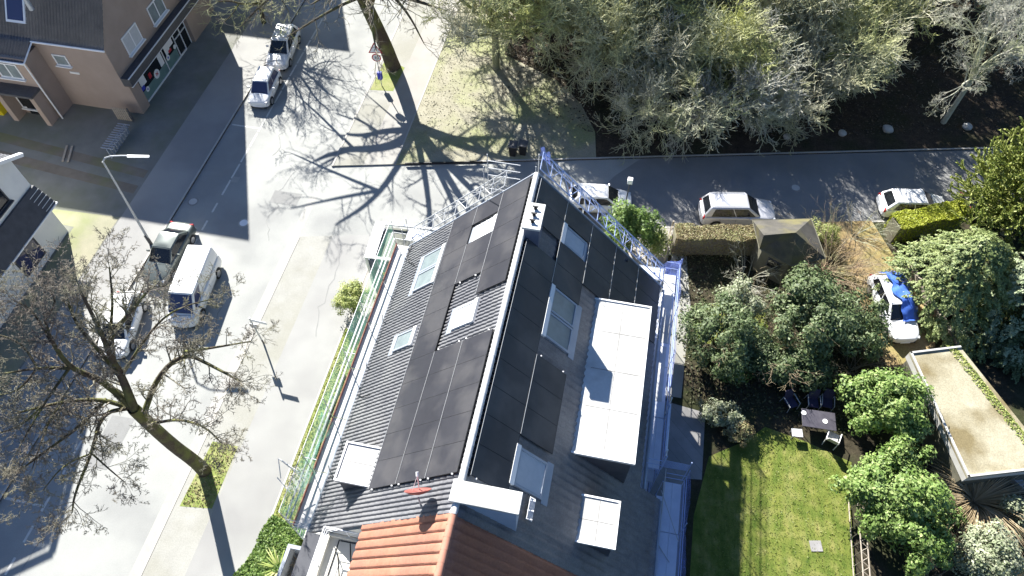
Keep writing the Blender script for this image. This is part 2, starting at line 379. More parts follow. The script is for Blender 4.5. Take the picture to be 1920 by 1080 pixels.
raised('park_verge',[(-18.5,NK(-18.5)),(-16.4,NK(-16.4)),(-16.4,160),(-18.5,160)],M['verge'],'dry verge at the foot of the road sign','verge')
def over(name,pts,m,label,cat,z=.104): sheet(name,pts,z,m,label,cat)
over('litter_patch',[(-9.5,NK(-9.5)+.12),(-1.2,NK(-1.2)+.12),(-1.6,37.5),(-3.0,40.2),(-5.2,42.4),(-9.5,44.5)],M['litter'],'lit corner of leaf strewn grass beside the side road','grass')
over('garden_lawn',[(6.3,-30),(14.0,-30),(14.1,13.8),(14.3,16.3),(12.0,17.0),(10.0,17.4),(9.0,16.4),(7.2,15.2),(6.6,12)],M['lawn'],'sunlit green lawn behind the house with shadow streaks in its colour','lawn')
over('lawn_patch',[(5.8,23.6),(7.4,24.9),(9.9,25.2),(10.2,23.6),(7.8,22.0),(6.3,21.8)],M['lawn'],'small bright grass patch behind the shrubs','lawn')
over('garden_path',[(4.3,5),(6.1,5),(6.1,13.8),(6.9,13.9),(6.9,17.6),(5.2,17.8),(4.3,18)],M['slabs'],'grey slab path along the house wall','path')
over('gravel_walk',[(4.4,18.2),(5.6,18.2),(5.75,24.2),(5.2,28.6),(4.4,28.6)],M['verge'],'pale gravel walk beside the blue scaffold','path',.105)
over('roadside_paving',[(2.0,SK(2.0)-2.6),(9.5,29.6),(13.9,30.6),(13.9,SK(13.9)),(2.0,SK(2.0))],M['paving'],'pale pavement striped by trunk shadows where the silver car stands','pavement')
over('driveway',[(13.4,SK(13.4)),(16.6,SK(16.6)),(17.6,30.6),(19.6,25.9),(19.2,23.2),(16.6,22.4),(15.6,25.8),(13.9,29.8)],M['drive'],'brown earth driveway under the tarp covered car','driveway',.106)
over('forecourt',rect(-33.7,-30.1,28.5,60),M['yard'],'shaded tar forecourt in front of the shop','forecourt',.105)
over('back_yard_strip',[(-48,29.2),(-30.3,27.3),(-30.3,28.0),(-48,30.0)],M['strip'],'reddish soil strip in the shaded yard','yard strip')
over('yard_path',[(-48,27.6),(-30.3,25.9),(-30.3,26.6),(-48,28.5)],M['strip'],'long earth strip crossing the shaded yard','yard strip')
over('yard_grass',[(-48,24.9),(-36.5,23.6),(-30.2,23.9),(-30.2,8),(-32.4,8),(-32.6,22.6),(-48,23.4)],M['yardgrass'],'yellowish sunlit grass beside the white house','grass')
over('tree_bed',[(-18.1,7.55),(-16.5,7.75),(-16.55,11.0),(-17.95,11.0)],M['vergegrass'],'small planting bed around the leaning bare tree','tree bed')
over('sign_bed',[(-18.3,38.6),(-16.6,38.8),(-16.5,41.5),(-18.2,42.3)],M['vergegrass'],'weedy bed at the foot of the thick trunk','tree bed')
over('house_path',[(-13.4,9.4),(-9.0,9.0),(-9.0,10.0),(-13.4,10.6)],M['paving'],'pinkish entrance path crossing the grass strip','path')
k=MB()
def kerbline(mb,a,b,side,wd=.13):
    a=Vector((*a,0)); b=Vector((*b,0)); d=(b-a).normalized(); n=Vector((-d.y,d.x,0))*wd*side
    q=[a,b,b+n,a+n]
    if side<0: q=q[::-1]
    mb.prism([(p.x,p.y) for p in q],.03,.118)
for a,b,sd_ in (((-26.9,-80),(-26.9,160),1),((-18.5,-80),(-18.5,SK(-18.5)),-1),((-18.5,NK(-18.5)),(-18.5,160),-1),
                ((2.0,SK(2.0)),(13.4,SK(13.4)),-1),((16.6,SK(16.6)),(90,SK(90)),-1),((-9,NK(-9)),(120,NK(120)),1)):
    kerbline(k,a,b,sd_)
kerbline(k,(-13.45,-80),(-13.45,SK(-13.45)-.2),1,.1)
kerbline(k,(-14.3,NK(-14.3)+.3),(-14.3,160),1,.1)
k.build('kerb',M['kerb'],label='pale kerb stones edging the street and the side road',cat='kerb',kind='structure')
MB().poly([(p[0],p[1],.008) for p in rect(-19.0,-18.5,-80,28)]).build('gutter',M['gutter'],label='pale stone gutter beside the verge kerb',cat='gutter',kind='structure')
mk=MB()
for i in range(70):
    y=-30+i*1.5
    if 10<y<20: continue
    mk.box(-24.72,-24.6,y,y+1.35 if y>26 else y+.8,.008,.0095)
for y in (6.2,33.25,23.6): mk.box(-26.75,-24.72,y,y+.12,.008,.0095)
mk.build('road_marking',M['paint'],label='white parking lane line painted on the street',cat='road marking',kind='structure')

M['tar']=mat('repair_tar',(.20,.20,.195),(.25,.25,.243),1.0,.9,.2,fine=.15)
for i,(x0,x1,y0,y1) in enumerate(((-23.8,-22.6,8.5,11.4),(-21.4,-19.6,27.0,28.1))):
    zz=.0085 if x1<-18 else .1045
    sheet('road_patch',[(x0,y0),(x1,y0+.05),(x1+.04,y1),(x0-.03,y1-.04)],zz,M['tar'],('grey tar repair patch in the carriageway beside the big bare tree','grey tar repair patch near the side road mouth','grey repair patch in the footpath')[i],'road patch')
ck=MB(); rg0=random.Random(5)
for (x,y,a,n_) in ((-21.5,14,1.4,16),(-20.2,24,1.7,18),(-22.8,31,1.5,14),(-14.9,18,1.5,14),(-12,25,.3,14),(-7,26.5,.1,10),(-21,39,1.6,14),(-24,3,1.5,12)):
    zz=.009 if (x<-18.5 or y>24) else .105
    for _ in range(n_):
        l=rg0.uniform(.25,.6); a2=a+rg0.uniform(-.7,.7); x2,y2=x+l*math.cos(a2),y+l*math.sin(a2); w_=rg0.uniform(.012,.028)
        dx,dy=-math.sin(a2)*w_,math.cos(a2)*w_
        ck.poly([(x-dx,y-dy,zz),(x2-dx,y2-dy,zz),(x2+dx,y2+dy,zz),(x+dx,y+dy,zz)]); x,y=x2,y2
ck.build('road_crack',M['tar'],label='fine dark cracks running along street, mouth and footpath',cat='road cracks',kind='structure')

# ------------------------------------------------------------------ tiled roofs (real pantile relief)
def tile_roof(name,x0,x1,y0,y1,m,parent,p=.2,A=.045,course=.345,cut=None,step=.03,mirror=False,prof=([0,.28,.5,.68,.84,.97],[0,0,.55,1,.85,.15])):
    """Pantiles on the main roof between x0 (eave) and x1 (ridge)."""
    fr,pr=(np.array(q) for q in prof)
    ny=int(round((y1-y0)/p)); ys=np.concatenate([y0+p*(i+fr) for i in range(ny)]); hy=np.tile(pr,ny)
    ys=np.append(ys,y1); hy=np.append(hy,0)
    if mirror: hy=hy[::-1]; ys=(y0+y1)-ys[::-1]
    sl=abs(x1-x0)*RN; nc=int(round(sl/course)); us=[];hs=[]
    for i in range(nc): us+=[i*course,(i+1)*course-.004]; hs+=[step,0.0]
    us=np.array(us); hs=np.array(hs); us=us*sl/us[-1]
    sg=-1 if x0<x1 else 1
    xs=x0+(x1-x0)*us/sl
    X,Y=np.meshgrid(xs,ys,indexing='ij'); H=hs[:,None]+A*hy[None,:]
    rng=np.random.default_rng(3); jit=rng.normal(0,.004,(nc,ny+1))
    H=H+np.repeat(np.repeat(jit,2,0)[:, :],6,1)[:,:len(ys)]
    Z=RZ-RK*np.abs(X-RX)
    V=np.stack([X+sg*H*RK/RN,Y,Z+H/RN],-1).reshape(-1,3)
    n=len(ys); I=np.arange((len(xs)-1)*(n-1)); r=I//(n-1); c=I%(n-1); a=r*n+c
    Fq=np.stack([a,a+1,a+n+1,a+n],1) if sg<0 else np.stack([a,a+n,a+n+1,a+1],1)
    if cut is not None:
        cx=X[:-1,:-1].ravel(); cy=Y[:-1,:-1].ravel()
        Fq=Fq[~cut(cx,cy)]
    if sg<0: Fq=Fq[:,::-1]
    return npmesh(name,V,Fq,m,parent)

HY0,HY1=6.26,20.95
house=thing('roofed_house','grey roofed half of the house covered in black solar panels','house',(-3.1,13.6,0))
wl=MB()
def gable_body(mb,y0,y1,xl=-8.95,xr=2.9,drop=.22):
    pr=[(xl,0),(xr,0),(xr,roofz(xr)-drop),(RX,RZ-drop),(xl,roofz(xl)-drop)]
    n=5; vs=[(x,y0,z) for x,z in pr]+[(x,y1,z) for x,z in pr]
    mb.add(vs,[(0,1,2,3,4),(9,8,7,6,5)]+[(i+n,(i+1)%n+n,(i+1)%n,i) for i in range(n)])
gable_body(wl,HY0+.003,20.55)
wl.box(2.9,3.85,HY0+.003,10.6,0,4.9)
wl.build('wall',M['cream'],house)
tile_roof('roof',-9.5,RX-.06,HY0,HY1,M['rooftile'],house,A=.05,p=.175,prof=([0,.17,.23,.36,.75,.97],[0,0,.92,1,.75,.12]))
def rcut(x,y): return (x>3.35)&(y>10.7)
tile_roof('roof',4.18,RX+.06,HY0,HY1,M['rooftile'],house,cut=rcut,A=.03,p=.3,step=.035)
vg=MB()
for sg,x0 in ((-1,-9.5),(1,3.35)):
    a=rp(x0,HY1+.02,.02); b=rp(RX-.05*-sg*-1,HY1+.02,.02)
    for off,w_ in ((.06,.05),(-.12,.03)):
        vg.bar(rp(x0,HY1+.03,off),rp(RX+sg*.03,HY1+.03,off),w_,6)
vg.build('verge_trim',M['zinc'],house)
rg=MB()
y=HY0
while y<HY1:
    y2=min(y+.38,HY1)
    rg.bar((RX,y,RZ+.03),(RX,y2,RZ+.034),.125,12,.119,cap=False)
    y=y2
rg.build('ridge_cap',M['ridge'],house,smooth=True)
gt=MB()
for x0,y0,y1 in ((-9.6,HY0,HY1),(3.44,10.75,HY1),(4.28,HY0,10.7)):
    MB().bar((x0,y0,roofz(x0)-.02),(x0,y1,roofz(x0)-.02),.075,8).build('gutter',M['zinc'],house)

def panel(xa,xb,ya,yb):
    mb=MB(); g=.003
    q=[rp(xa,ya+g,.15),rp(xb,ya+g,.15),rp(xb,yb-g,.15),rp(xa,yb-g,.15)]
    if xa>RX: pass
    mb.slab(q,.04,1)
    q2=[rp(xa+.015,ya+.012,.152),rp(xb-.015,ya+.012,.152),rp(xb-.015,yb-.012,.152),rp(xa+.015,yb-.012,.152)]
    mb.poly(q2,0)
    mb.build('solar_panel',[M['panel'],M['panelrim']],house)
P0,PP=7.62,1.1
LC=[(-6.85,-5.655),(-5.635,-4.44),(-4.42,-3.225)]
for ci,rows in enumerate((range(12),[0,1,2,3,4,8,9,11],[0,1,2,3,4,7,8,9,10,11])):
    for r_ in rows: panel(*LC[ci],P0+r_*PP,P0+(r_+1)*PP)
RC=[(-2.97,-1.775),(-1.755,-.56),(-.54,.655),(.675,1.87),(1.89,3.085)]
for ci,rows in enumerate((list(range(9))+[10,11],[2,3,4,8,9,11],[9,10,11],[9,10,11],[9,10,11])):
    for r_ in rows: panel(*RC[ci],P0+r_*PP,P0+(r_+1)*PP)
def seg(x,y0,y1): MB().bar(rp(x,y0,.156),rp(x,y1,.156),.011,4).build('panel_rail',M['rail'],house)
seg(-5.645,P0,13.1); seg(-5.645,16.45,18.6); seg(-5.645,19.75,20.8); seg(-4.43,P0,13.1); seg(-4.43,15.35,20.8)
seg(-1.765,9.85,13.1); seg(-1.765,16.45,20.8); seg(-.55,17.55,20.8); seg(.665,17.55,20.8); seg(1.88,17.55,20.8)
seg(-2.985,P0,17.45); seg(-2.985,18.9,20.8); seg(-6.862,P0,20.8)
for xs,ys in (((-6.7,-5.8,-5.5,-4.6,-4.3,-3.4),P0-.03),((-5.5,-4.6),13.15),((-4.3,-3.4),13.15),((-5.4,-4.7),16.38),((-2.8,-1.9),P0-.03),((-1.6,-.7),13.15)):
    for x in xs: MB().obox(rp(x,ys,.14),.06,.05,.06).build('panel_clamp',M['rail'],house)
for x0,y0,y1 in ((-3.19,P0,13.1),(-3.19,15.3,20.8),(-2.99,P0,17.4)):
    yy=y0; fr_=MB().bar(rp(x0,y0,.03),rp(x0,y1,.03),.022,4)
    while yy<y1:
        c=rp(x0,yy,.07); fr_.obox(c,.05,.1,.12); yy+=.2
    fr_.build('comb_strip',M['black'],house)

def skylight(xa,xb,ya,yb,panes=1,blind=False,side=None):
    xl,xh=min(xa,xb),max(xa,xb); fr=MB(); h=.14; t=.09
    def ring(y0,y1):
        for (a,b,c,d) in ((xl,xh,y0,y0+t),(xl,xh,y1-t,y1),(xl,xl+t*.7,y0+t,y1-t),(xh-t*.7,xh,y0+t,y1-t)):
            fr.slab([rp(a,c,h),rp(b,c,h),rp(b,d,h),rp(a,d,h)],h+.02)
    L=(yb-ya)/panes
    for i in range(panes): ring(ya+i*L+(.02 if i else 0),ya+(i+1)*L-(.02 if i<panes-1 else 0))
    up = xh if xl<RX else xl                       # ridge-side cover
    s_=-1 if xl<RX else 1
    a,b=(up-.02*1,up+.13) if xl<RX else (up-.13,up+.02)
    o=fr.build('skylight_frame',M['whitemetal'] if side is None else side,house)
    for i in range(panes):
        y0=ya+i*L+t; y1=ya+(i+1)*L-t
        MB().poly([rp(xl+.06,y0,h-.03),rp(xh-.06,y0,h-.03),rp(xh-.06,y1,h-.03),rp(xl+.06,y1,h-.03)]).build('pane',M['blind'] if blind else M['glass'],o)
    c=MB().slab([rp(a,ya-.04,h+.03),rp(b,ya-.04,h+.03),rp(b,yb+.04,h+.03),rp(a,yb+.04,h+.03)],.15).build('cover',M['whiteplastic'],o)
    f=MB()
    lo=xl-.25 if xl<RX else xh+.02; hi=xl-.02 if xl<RX else xh+.25
    f.slab([rp(lo,ya-.1,.075),rp(hi,ya-.1,.075),rp(hi,yb+.1,.075),rp(lo,yb+.1,.075)],.03).build('flashing',M['zinc'],o)
skylight(-8.1,-7.05,17.32,19.45,2,side=M['zinc']); skylight(-8.1,-7.2,14.08,14.95,1,side=M['zinc'])
skylight(-5.45,-4.55,18.62,19.5,1,True); skylight(-5.2,-4.36,13.95,15.0,1,True)
skylight(-1.62,-.66,18.66,19.66,1,True,side=M['zinc']); skylight(-1.62,-.6,14.05,16.4,2,side=M['zinc'])
skylight(-1.68,-.64,8.06,9.42,1,True,side=M['zinc'])

ch=MB().box(-3.03,-2.43,17.53,18.72,11.6,13.2).build('chimney',M['slate'],house)
bevel(MB().box(-3.11,-2.37,17.45,18.8,13.2,13.31).build('chimney_cap',M['membrane'],ch),.015)
po=MB()
for y in (17.8,18.15,18.5):
    po.bar((-2.74,y,13.31),(-2.74,y,13.42),.07,10); po.box(-2.86,-2.62,y-.03,y+.03,13.42,13.46)
po.build('chimney_pot',M['black'],ch)

def dormer(x_in,x_out,y0,y1,z,zf,skin,name='dormer'):
    d=MB(); s_=1 if x_out>x_in else -1; xo=x_out-.12*s_
    pr=[(x_in,z-.12),(xo,z-.12),(xo,zf)]
    vs=[(x,y0+.08,zz) for x,zz in pr]+[(x,y1-.08,zz) for x,zz in pr]
    fs=[(0,1,2),(5,4,3),(0,3,4,1),(1,4,5,2),(2,5,3,0)]
    d.add(vs,fs)
    o=d.build(name,skin,house)
    rf=MB(); a,b=min(x_in-.05*s_,x_out),max(x_in-.05*s_,x_out)
    rf.box(a,b,y0,y1,z-.12,z)
    bevel(rf.build('flat_roof',M['membrane'],o),.012)
    rm=MB(); r0=.07
    rm.box(x_out-r0,x_out,y0,y1,z,z+.05) if s_>0 else rm.box(x_out,x_out+r0,y0,y1,z,z+.05)
    ya,yb=y0,y1
    aa,bb=(a,x_out-r0) if s_>0 else (x_out+r0,b)
    rm.box(aa,bb,ya,ya+r0,z,z+.05); rm.box(aa,bb,yb-r0,yb,z,z+.05)
    rm.build('roof_rim',M['whitemetal'],o)
    # front windows
    wn=MB(); n=max(1,int((y1-y0)/1.6)); L=(y1-y0-.5)/n
    fx=xo+.02*s_
    zb=zf+.55
    if z-zb>.5:
        for i in range(n):
            ya=y0+.35+i*L; yb=ya+L-.2
            wn.box(min(xo,fx),max(xo,fx),ya,yb,zb,z-.3)
        wn.build('window',M['darkglass'],o)
    return o
dormer(.2,2.62,10.36,17.52,9.2,roofz(2.5)+.02,M['slatedark'])
dormer(.78,2.32,7.33,9.12,8.5,roofz(2.2)+.02,M['slatedark'])
dormer(-6.95,-8.45,7.78,9.38,8.55,roofz(-8.33)+.02,M['slatedark'])
for x0,x1,y0,y1,z in ((.45,2.5,12.4,12.43,9.203),(.45,2.5,14.1,14.13,9.203),(.45,2.5,15.9,15.93,9.203),(1.4,1.43,10.5,17.4,9.2031),(.9,2.2,8.2,8.23,8.503),(1.55,1.58,7.45,9.0,8.5031),(-8.3,-7.1,8.6,8.63,8.553)):
    MB().box(x0,x1,y0,y1,z,z+.004).build('sheet_seam',M['iron'],house)
# boxed wall head at the party line, straddling the ridge
bx=MB().hexa([(-3.2,6.68,12.3),(-1.2,6.68,10.5),(-1.2,7.2,10.5),(-3.2,7.2,12.3),(-3.2,6.68,12.78),(-1.2,6.68,12.78),(-1.2,7.2,12.78),(-3.2,7.2,12.78)]).build('party_wall_head',M['paleblue'],house)
bevel(MB().box(-3.34,-1.1,6.58,7.3,12.78,12.9).build('capping',M['membrane'],bx),.02)
gs=MB()
for i in range(6): gs.obox(rp(-1.08+.035*i,7.55,.2+.0*i),.02,.78,.03)
for yy in (7.2,7.5,7.85): gs.obox(rp(-.99,yy,.185),.24,.03,.02)
gs.build('roof_step',M['whitemetal'],house)
# windows and door of the hidden street and gable sides
wn=MB()
for y in (8,11,14,17): 
    for z in (1.2,3.9): wn.box(-8.99,-8.93,y,y+1.3,z,z+1.3)
for x in (-7,-3.8,.2):
    for z in (1.2,4.0,7.0): wn.box(x,x+1.2,20.5,20.58,z,z+1.3)
for y in (12,15,17.5):
    for z in (1.0,3.8): wn.box(2.86,2.94,y,y+1.4,z,z+1.3)
wn.build('window',M['darkglass'],house)
# cables lying on the roof
cb=MB()
for a in ((-9.3,9.9),(-9.3,8.6),(-9.4,12.4)): cb.path([rp(a[0],a[1],.12),rp(a[0]+.4,a[1]-.25,.1),rp(a[0]+.75,a[1]-.2,.1)],.02,5)
cb.path([rp(-9.3,20.9,.1),rp(-9.35,20.2,.12),rp(-9.1,19.7,.1),rp(-8.6,19.2,.1)],.025,5)
cb.build('cable',M['black'],house)
# satellite dish
sdish=thing('satellite_dish','red brown satellite dish on the grey tiles beside the party line','satellite dish',tuple(rp(-4.45,6.75,0)))
b0=rp(-4.45,6.75,0); MB().path([b0,b0+Vector((0,0,.75))],.03,8).build('mast',M['galv'],sdish)
dm=MB(); cen=b0+Vector((0,.05,.95)); ax=Vector((-.25,.86,.45)).normalized(); q=ax.to_track_quat('Z','Y')
rings=5; nseg=20; vs=[cen]; fs=[]
for i in range(1,rings+1):
    rr=.44*i/rings
    for j in range(nseg):
        t=2*math.pi*j/nseg; vs.append(cen+q@Vector((rr*math.cos(t),rr*1.08*math.sin(t),.32*rr*rr/.44)))
for j in range(nseg): fs.append((0,1+j,1+(j+1)%nseg))
for i in range(rings-1):
    for j in range(nseg):
        a=1+i*nseg+j; b=1+i*nseg+(j+1)%nseg; fs.append((a,a+nseg,b+nseg,b))
dm.add(vs,fs); o=dm.build('reflector',M['redplate'],sdish,smooth=True)
sm=o.modifiers.new('s','SOLIDIFY'); sm.thickness=.02
tip=cen+ax*.62+Vector((0,0,-.1)); MB().bar(cen+q@Vector((0,-.42,.1)),tip,.018,6).bar(cen+q@Vector((.2,-.3,.1)),tip,.01,5).build('arm',M['whitemetal'],sdish)
MB().bar(tip-ax*.02,tip+ax*.12,.05,10).build('receiver',M['whiteplastic'],sdish)

# ------------------------------------------------------------------ red roofed half
rh=thing('red_roofed_house','red tiled half of the house with a roof terrace','house',(-3.1,0,0))
wl=MB(); gable_body(wl,-7.0,-1.0)
tx0,tx1,tz=-8.35,-6.72,6.75
pr=[(-8.75,0),(2.9,0),(2.9,roofz(2.9)-.22),(RX,RZ-.22),(tx1,roofz(tx1)-.22),(tx1,tz),(-8.75,tz)]
n=len(pr); vs=[(x,-.998,z) for x,z in pr]+[(x,HY0-.003,z) for x,z in pr]
wl.add(vs,[tuple(range(n)),tuple(range(2*n-1,n-1,-1))]+[(i+n,(i+1)%n+n,(i+1)%n,i) for i in range(n)])
wl.build('wall',M['render'],rh)
def tcut(x,y): return (x<tx1)&(y>-1.0)
tile_roof('roof',-9.5,RX-.06,-7.0,HY0-.01,M['redtile'],rh,p=.335,A=.055,course=.36,cut=tcut,step=.015,prof=([0,.12,.17,.3,.8,.97],[0,0,.9,1,.85,.25]))
tile_roof('roof',4.18,RX+.06,-7.0,HY0-.01,M['redtile'],rh,p=.30,A=.06,course=.36,step=.045)
rg=MB(); y=-7.0
while y<HY0-.3:
    rg.bar((RX,y,RZ+.0),(RX,y+.4,RZ+.01),.145,12,.132,cap=False); y+=.38
rg.build('ridge_cap',M['redridge'],rh,smooth=True)
# roof terrace
MB().box(tx0,tx1-.05,-.95,HY0-.12,tz-.12,tz+.03).build('terrace_deck',M['cream'],rh)
j=MB()
for a,b in (((-8.0,6.1),(-8.0,-.9)),((-7.95,6.08),(-6.8,6.1)),((-7.9,5.6),(-7.35,4.3)),((-7.55,6.05),(-7.05,4.7)),((-7.35,4.3),(-7.5,3.4)),((-7.35,4.62),(-6.85,4.66)),((-7.35,4.62),(-7.5,4.2))):
    a=Vector((*a,tz+.045)); b=Vector((*b,tz+.045)); j.bar(a,b,.022,4)
j.build('deck_line',M['black'],rh)  # thin black bars on the deck, some straight, some slanting
pw=MB(); pw.box(tx0-.12,tx0,-.95,HY0-.1,tz-.1,tz+.28); pw.box(tx0,tx1,HY0-.12,HY0-.02,tz-.1,tz+.28)
pw.build('terrace_kerb',M['cream'],rh)
rl=MB()
for z in (tz+1.05,tz+.8,tz+.55):
    rl.bar((tx0-.08,HY0-.02,z),(tx0-.08,-.9,z),.028 if z>tz+1 else .014,6)
    rl.bar((tx0-.08,HY0-.02,z),(tx1+.4,HY0-.02,z),.028 if z>tz+1 else .014,6)
for y in np.arange(HY0-.05,-1,-1.2): rl.bar((tx0-.06,y,tz),(tx0-.06,y,tz+1.05),.024,6)
for x in (-7.6,-6.85,-6.3): rl.bar((x,HY0-.02,tz),(x,HY0-.02,tz+1.05),.024,6)
rl.build('railing',M['whitemetal'],rh)
MB().box(-9.45,-8.5,-.95,HY0-.05,6.3,6.5).build('eave_board',M['slatedark'],rh)
MB().box(-6.45,-5.95,4.8,4.87,8.6,9.1).build('roof_hatch',M['render'],rh)
un=thing('air_unit','white box shaped air conditioning unit on the roof terrace','air conditioner',(-6.9,5.7,tz))
bevel(MB().box(-7.0,-6.62,5.35,6.1,tz+.25,tz+.95).build('casing',M['whiteplastic'],un),.02)
MB().box(-6.98,-6.64,5.34,5.35,tz+.3,tz+.9).build('grille',M['darkgrey'],un)
MB().box(-6.97,-6.65,5.4,5.46,tz+.03,tz+.25).box(-6.97,-6.65,5.98,6.04,tz+.03,tz+.25).build('foot',M['galv'],un)
tb=thing('terrace_shelf','narrow grey shelf in front of the white air unit','shelf',(-6.6,5.15,tz))
MB().box(-6.95,-6.1,5.02,5.14,tz+.95,tz+1.0).build('top',M['galv'],tb); MB().bar((-6.9,5.08,tz),(-6.9,5.08,tz+.95),.025).bar((-6.5,5.08,tz),(-6.5,5.08,tz+.95),.025).build('leg',M['galv'],tb)
# lower balcony
bl=thing('balcony','low front balcony with grey parapet, planter and tarp','balcony',(-10,3,0))
MB().box(-10.9,-9.0,-2,6.1,2.2,2.4).build('floor',M['cream'],bl)
MB().box(-11.0,-10.9,-2,6.2,2.0,3.45).build('parapet',M['render'],bl)
MB().box(-10.9,-9.0,6.1,6.2,2.0,3.45).build('parapet',M['render'],bl)
MB().box(-11.03,-10.87,-2,6.23,3.45,3.52).box(-10.87,-9,6.07,6.23,3.45,3.52).build('capping',M['zinc'],bl)
MB().box(-10.8,-9.2,-1.8,-1.6,0,2.2).box(-10.8,-9.2,5.8,6.0,0,2.2).build('support',M['render'],bl)
def crumple(name,x0,x1,y0,y1,z,h,m,seed,parent=None,n=22,**kw):
    rng=np.random.default_rng(seed); xs=np.linspace(x0,x1,n); ys=np.linspace(y0,y1,n); V=[]
    ph=rng.uniform(0,6,12); fq=rng.uniform(2,9,12); di=rng.uniform(0,6.28,12)
    for i,x in enumerate(xs):
        for jj,y in enumerate(ys):
            e=min(i,n-1-i,jj,n-1-jj)/(n/2)
            s_=sum(abs(math.sin(fq[k]*(x*math.cos(di[k])+y*math.sin(di[k]))+ph[k])) for k in range(12))/12
            V.append((x+rng.normal(0,.015),y+rng.normal(0,.015),z+h*(min(1,e*2.2)*.6+.7*(s_-.35)) if e>0 else z))
    Fq=[(i*n+jj,(i+1)*n+jj,(i+1)*n+jj+1,i*n+jj+1) for i in range(n-1) for jj in range(n-1)]
    return npmesh(name,np.array(V),Fq,m,parent,smooth=False,**kw)
crumple('tarp',-10.75,-9.3,3.9,5.45,2.42,.75,M['blacktarp'],5,label='crumpled black tarp lying on the low front balcony',cat='tarp')

# ------------------------------------------------------------------ plants: blades
def blades(n,c,L,wd,rng,up=.8,droop=.9,seg=4,spread=1.0):
    V=[];Fq=[]; c=np.array(c)
    for i in range(n):
        a=rng.uniform(0,6.28); e=rng.uniform(.15,1)*up; l=L*rng.uniform(.6,1.1)
        d=np.array([math.cos(a)*spread,math.sin(a)*spread,e]); d/=np.linalg.norm(d)
        s_=np.array([-math.sin(a),math.cos(a),0])*wd
        p=c+np.array([math.cos(a),math.sin(a),0])*rng.uniform(0,.12*L)
        b=len(V)
        for k in range(seg+1):
            w_=(1-k/seg*.85); V+=[p-s_*w_,p+s_*w_]
            d=d+np.array([0,0,-droop/seg]); dn=d/np.linalg.norm(d); p=p+dn*l/seg
        for k in range(seg): Fq.append((b+2*k,b+2*k+1,b+2*k+3,b+2*k+2))
    return np.array(V),np.array(Fq)
rng=np.random.default_rng(4)
def planter(x,y,z,L,m,label,n=160,pot=True,group=None):
    t=thing('ornamental_grass',label,'plant',(x,y,z))
    MB().bar((x,y,z),(x,y,z+.35),.22,12,.28).build('pot',M['concrete'],t)
    V,Fq=blades(n,(x,y,z+.35),L,.018,rng); npmesh('leaves',V,Fq,m,t)
planter(-10.1,5.55,2.4,.95,M['grassblade'],'straw coloured ornamental grass in a pot on the low balcony',260)
def bush_palm(x,y,L,label,z=.1):
    t=thing('yucca',label,'plant',(x,y,z)); MB().bar((x,y,z),(x,y,z+.9),.09,8,.07).build('stem',M['bark'],t)
    V,Fq=blades(90,(x,y,z+.9),L,.05,rng,up=.9,droop=.8); npmesh('leaves',V,Fq,M['palmblade'],t)
bush_palm(-11.9,5.6,1.0,'bright spiky yucca standing beside the low balcony parapet')
bush_palm(-12.0,4.6,.9,'smaller spiky yucca at the foot of the low balcony')

# ------------------------------------------------------------------ scaffolds
T=.020
def scaffold(name,label,xi,xo,ys,zd,zt,levels,tube,netm,deckm,toem,netz,loc,seam=True,rails=(.5,1.0),inner_top=None):
    t=thing(name,label,'scaffold',loc)
    st=MB()
    for y in ys:
        MB().bar((xo,y,.1),(xo,y,zt),T,8).build('standard',tube,t); MB().bar((xi,y,.1),(xi,y,zd if inner_top is None else inner_top),T,8).build('standard',tube,t)
    lg=MB()
    for z in levels:
        for y in ys: lg.bar((xi,y,z-.06),(xo,y,z-.06),T*.8,6)
        for r_ in rails:
            if z+r_<=zt: lg.bar((xo,ys[0],z+r_),(xo,ys[-1],z+r_),T,6)
    for y in ys: lg.bar((xi,y,zt-.03),(xo,y,zt-.03),T*.8,6) if zt-zd>1.2 and inner_top else None
    for y in (ys[0],ys[-1]):
        for r_ in rails: lg.bar((xi,y,zd+r_),(xo,y,zd+r_),T*.8,6)
    lg.build('ledger',tube,t)
    br=MB()
    for i in range(0,len(ys)-1,2):
        zz=.1
        for z in levels: br.bar((xo,ys[i],zz),(xo,ys[i+1],z),T*.8,6); zz=z
    br.build('brace',tube,t)
    dk=MB()
    sgn=1 if xi>xo else -1
    for z in levels:
        for i in range(len(ys)-1):
            w_=(abs(xi-xo)-.06)/2
            for kx in range(2):
                a=xo+sgn*(.03+kx*w_); b=a+sgn*(w_-.012)
                MB().box(min(a,b),max(a,b),ys[i]+.02,ys[i+1]-.02,z-.04,z).build('deck_board',deckm,t)
    if toem is not None:
        for i in range(len(ys)-1): MB().box(xo-.02+sgn*.06,xo+.015+sgn*.06,ys[i]+.03,ys[i+1]-.03,zd+.002,zd+.16).build('toe_board',toem,t)
    if netm is not None:
        V=[];Fq=[]; ny=60; nz=10; y0,y1=ys[0],ys[-1]; rg_=np.random.default_rng(11)
        for i in range(ny+1):
            for k_ in range(nz+1):
                y=y0+(y1-y0)*i/ny; z=netz[0]+(netz[1]-netz[0])*k_/nz
                V.append((xo-sgn*(.04+.05*math.sin(y*1.9+z)*math.sin(z*1.3)+rg_.normal(0,.008)),y,z))
        for i in range(ny):
            for k_ in range(nz):
                a=i*(nz+1)+k_; Fq.append((a,a+nz+1,a+nz+2,a+1))
        npmesh('net',V,Fq,netm,t,smooth=True)
    return t
ysL=[6.5,8.9,11.4,13.9,16.4,18.9,21.3]
sl=scaffold('facade_scaffold','tube scaffold with green net along the street side eave',-9.62,-10.42,ysL,5.55,7.45,(2.0,3.8,5.55),M['galv'],M['greennet'],M['deck'],M['toeboard'],(1.5,7.4),(-10,14,.1))
te=MB(); te.box(-10.5,-10.46,9.3,13.4,5.58,5.78); te.build('toe_board',M['toedark'],sl)
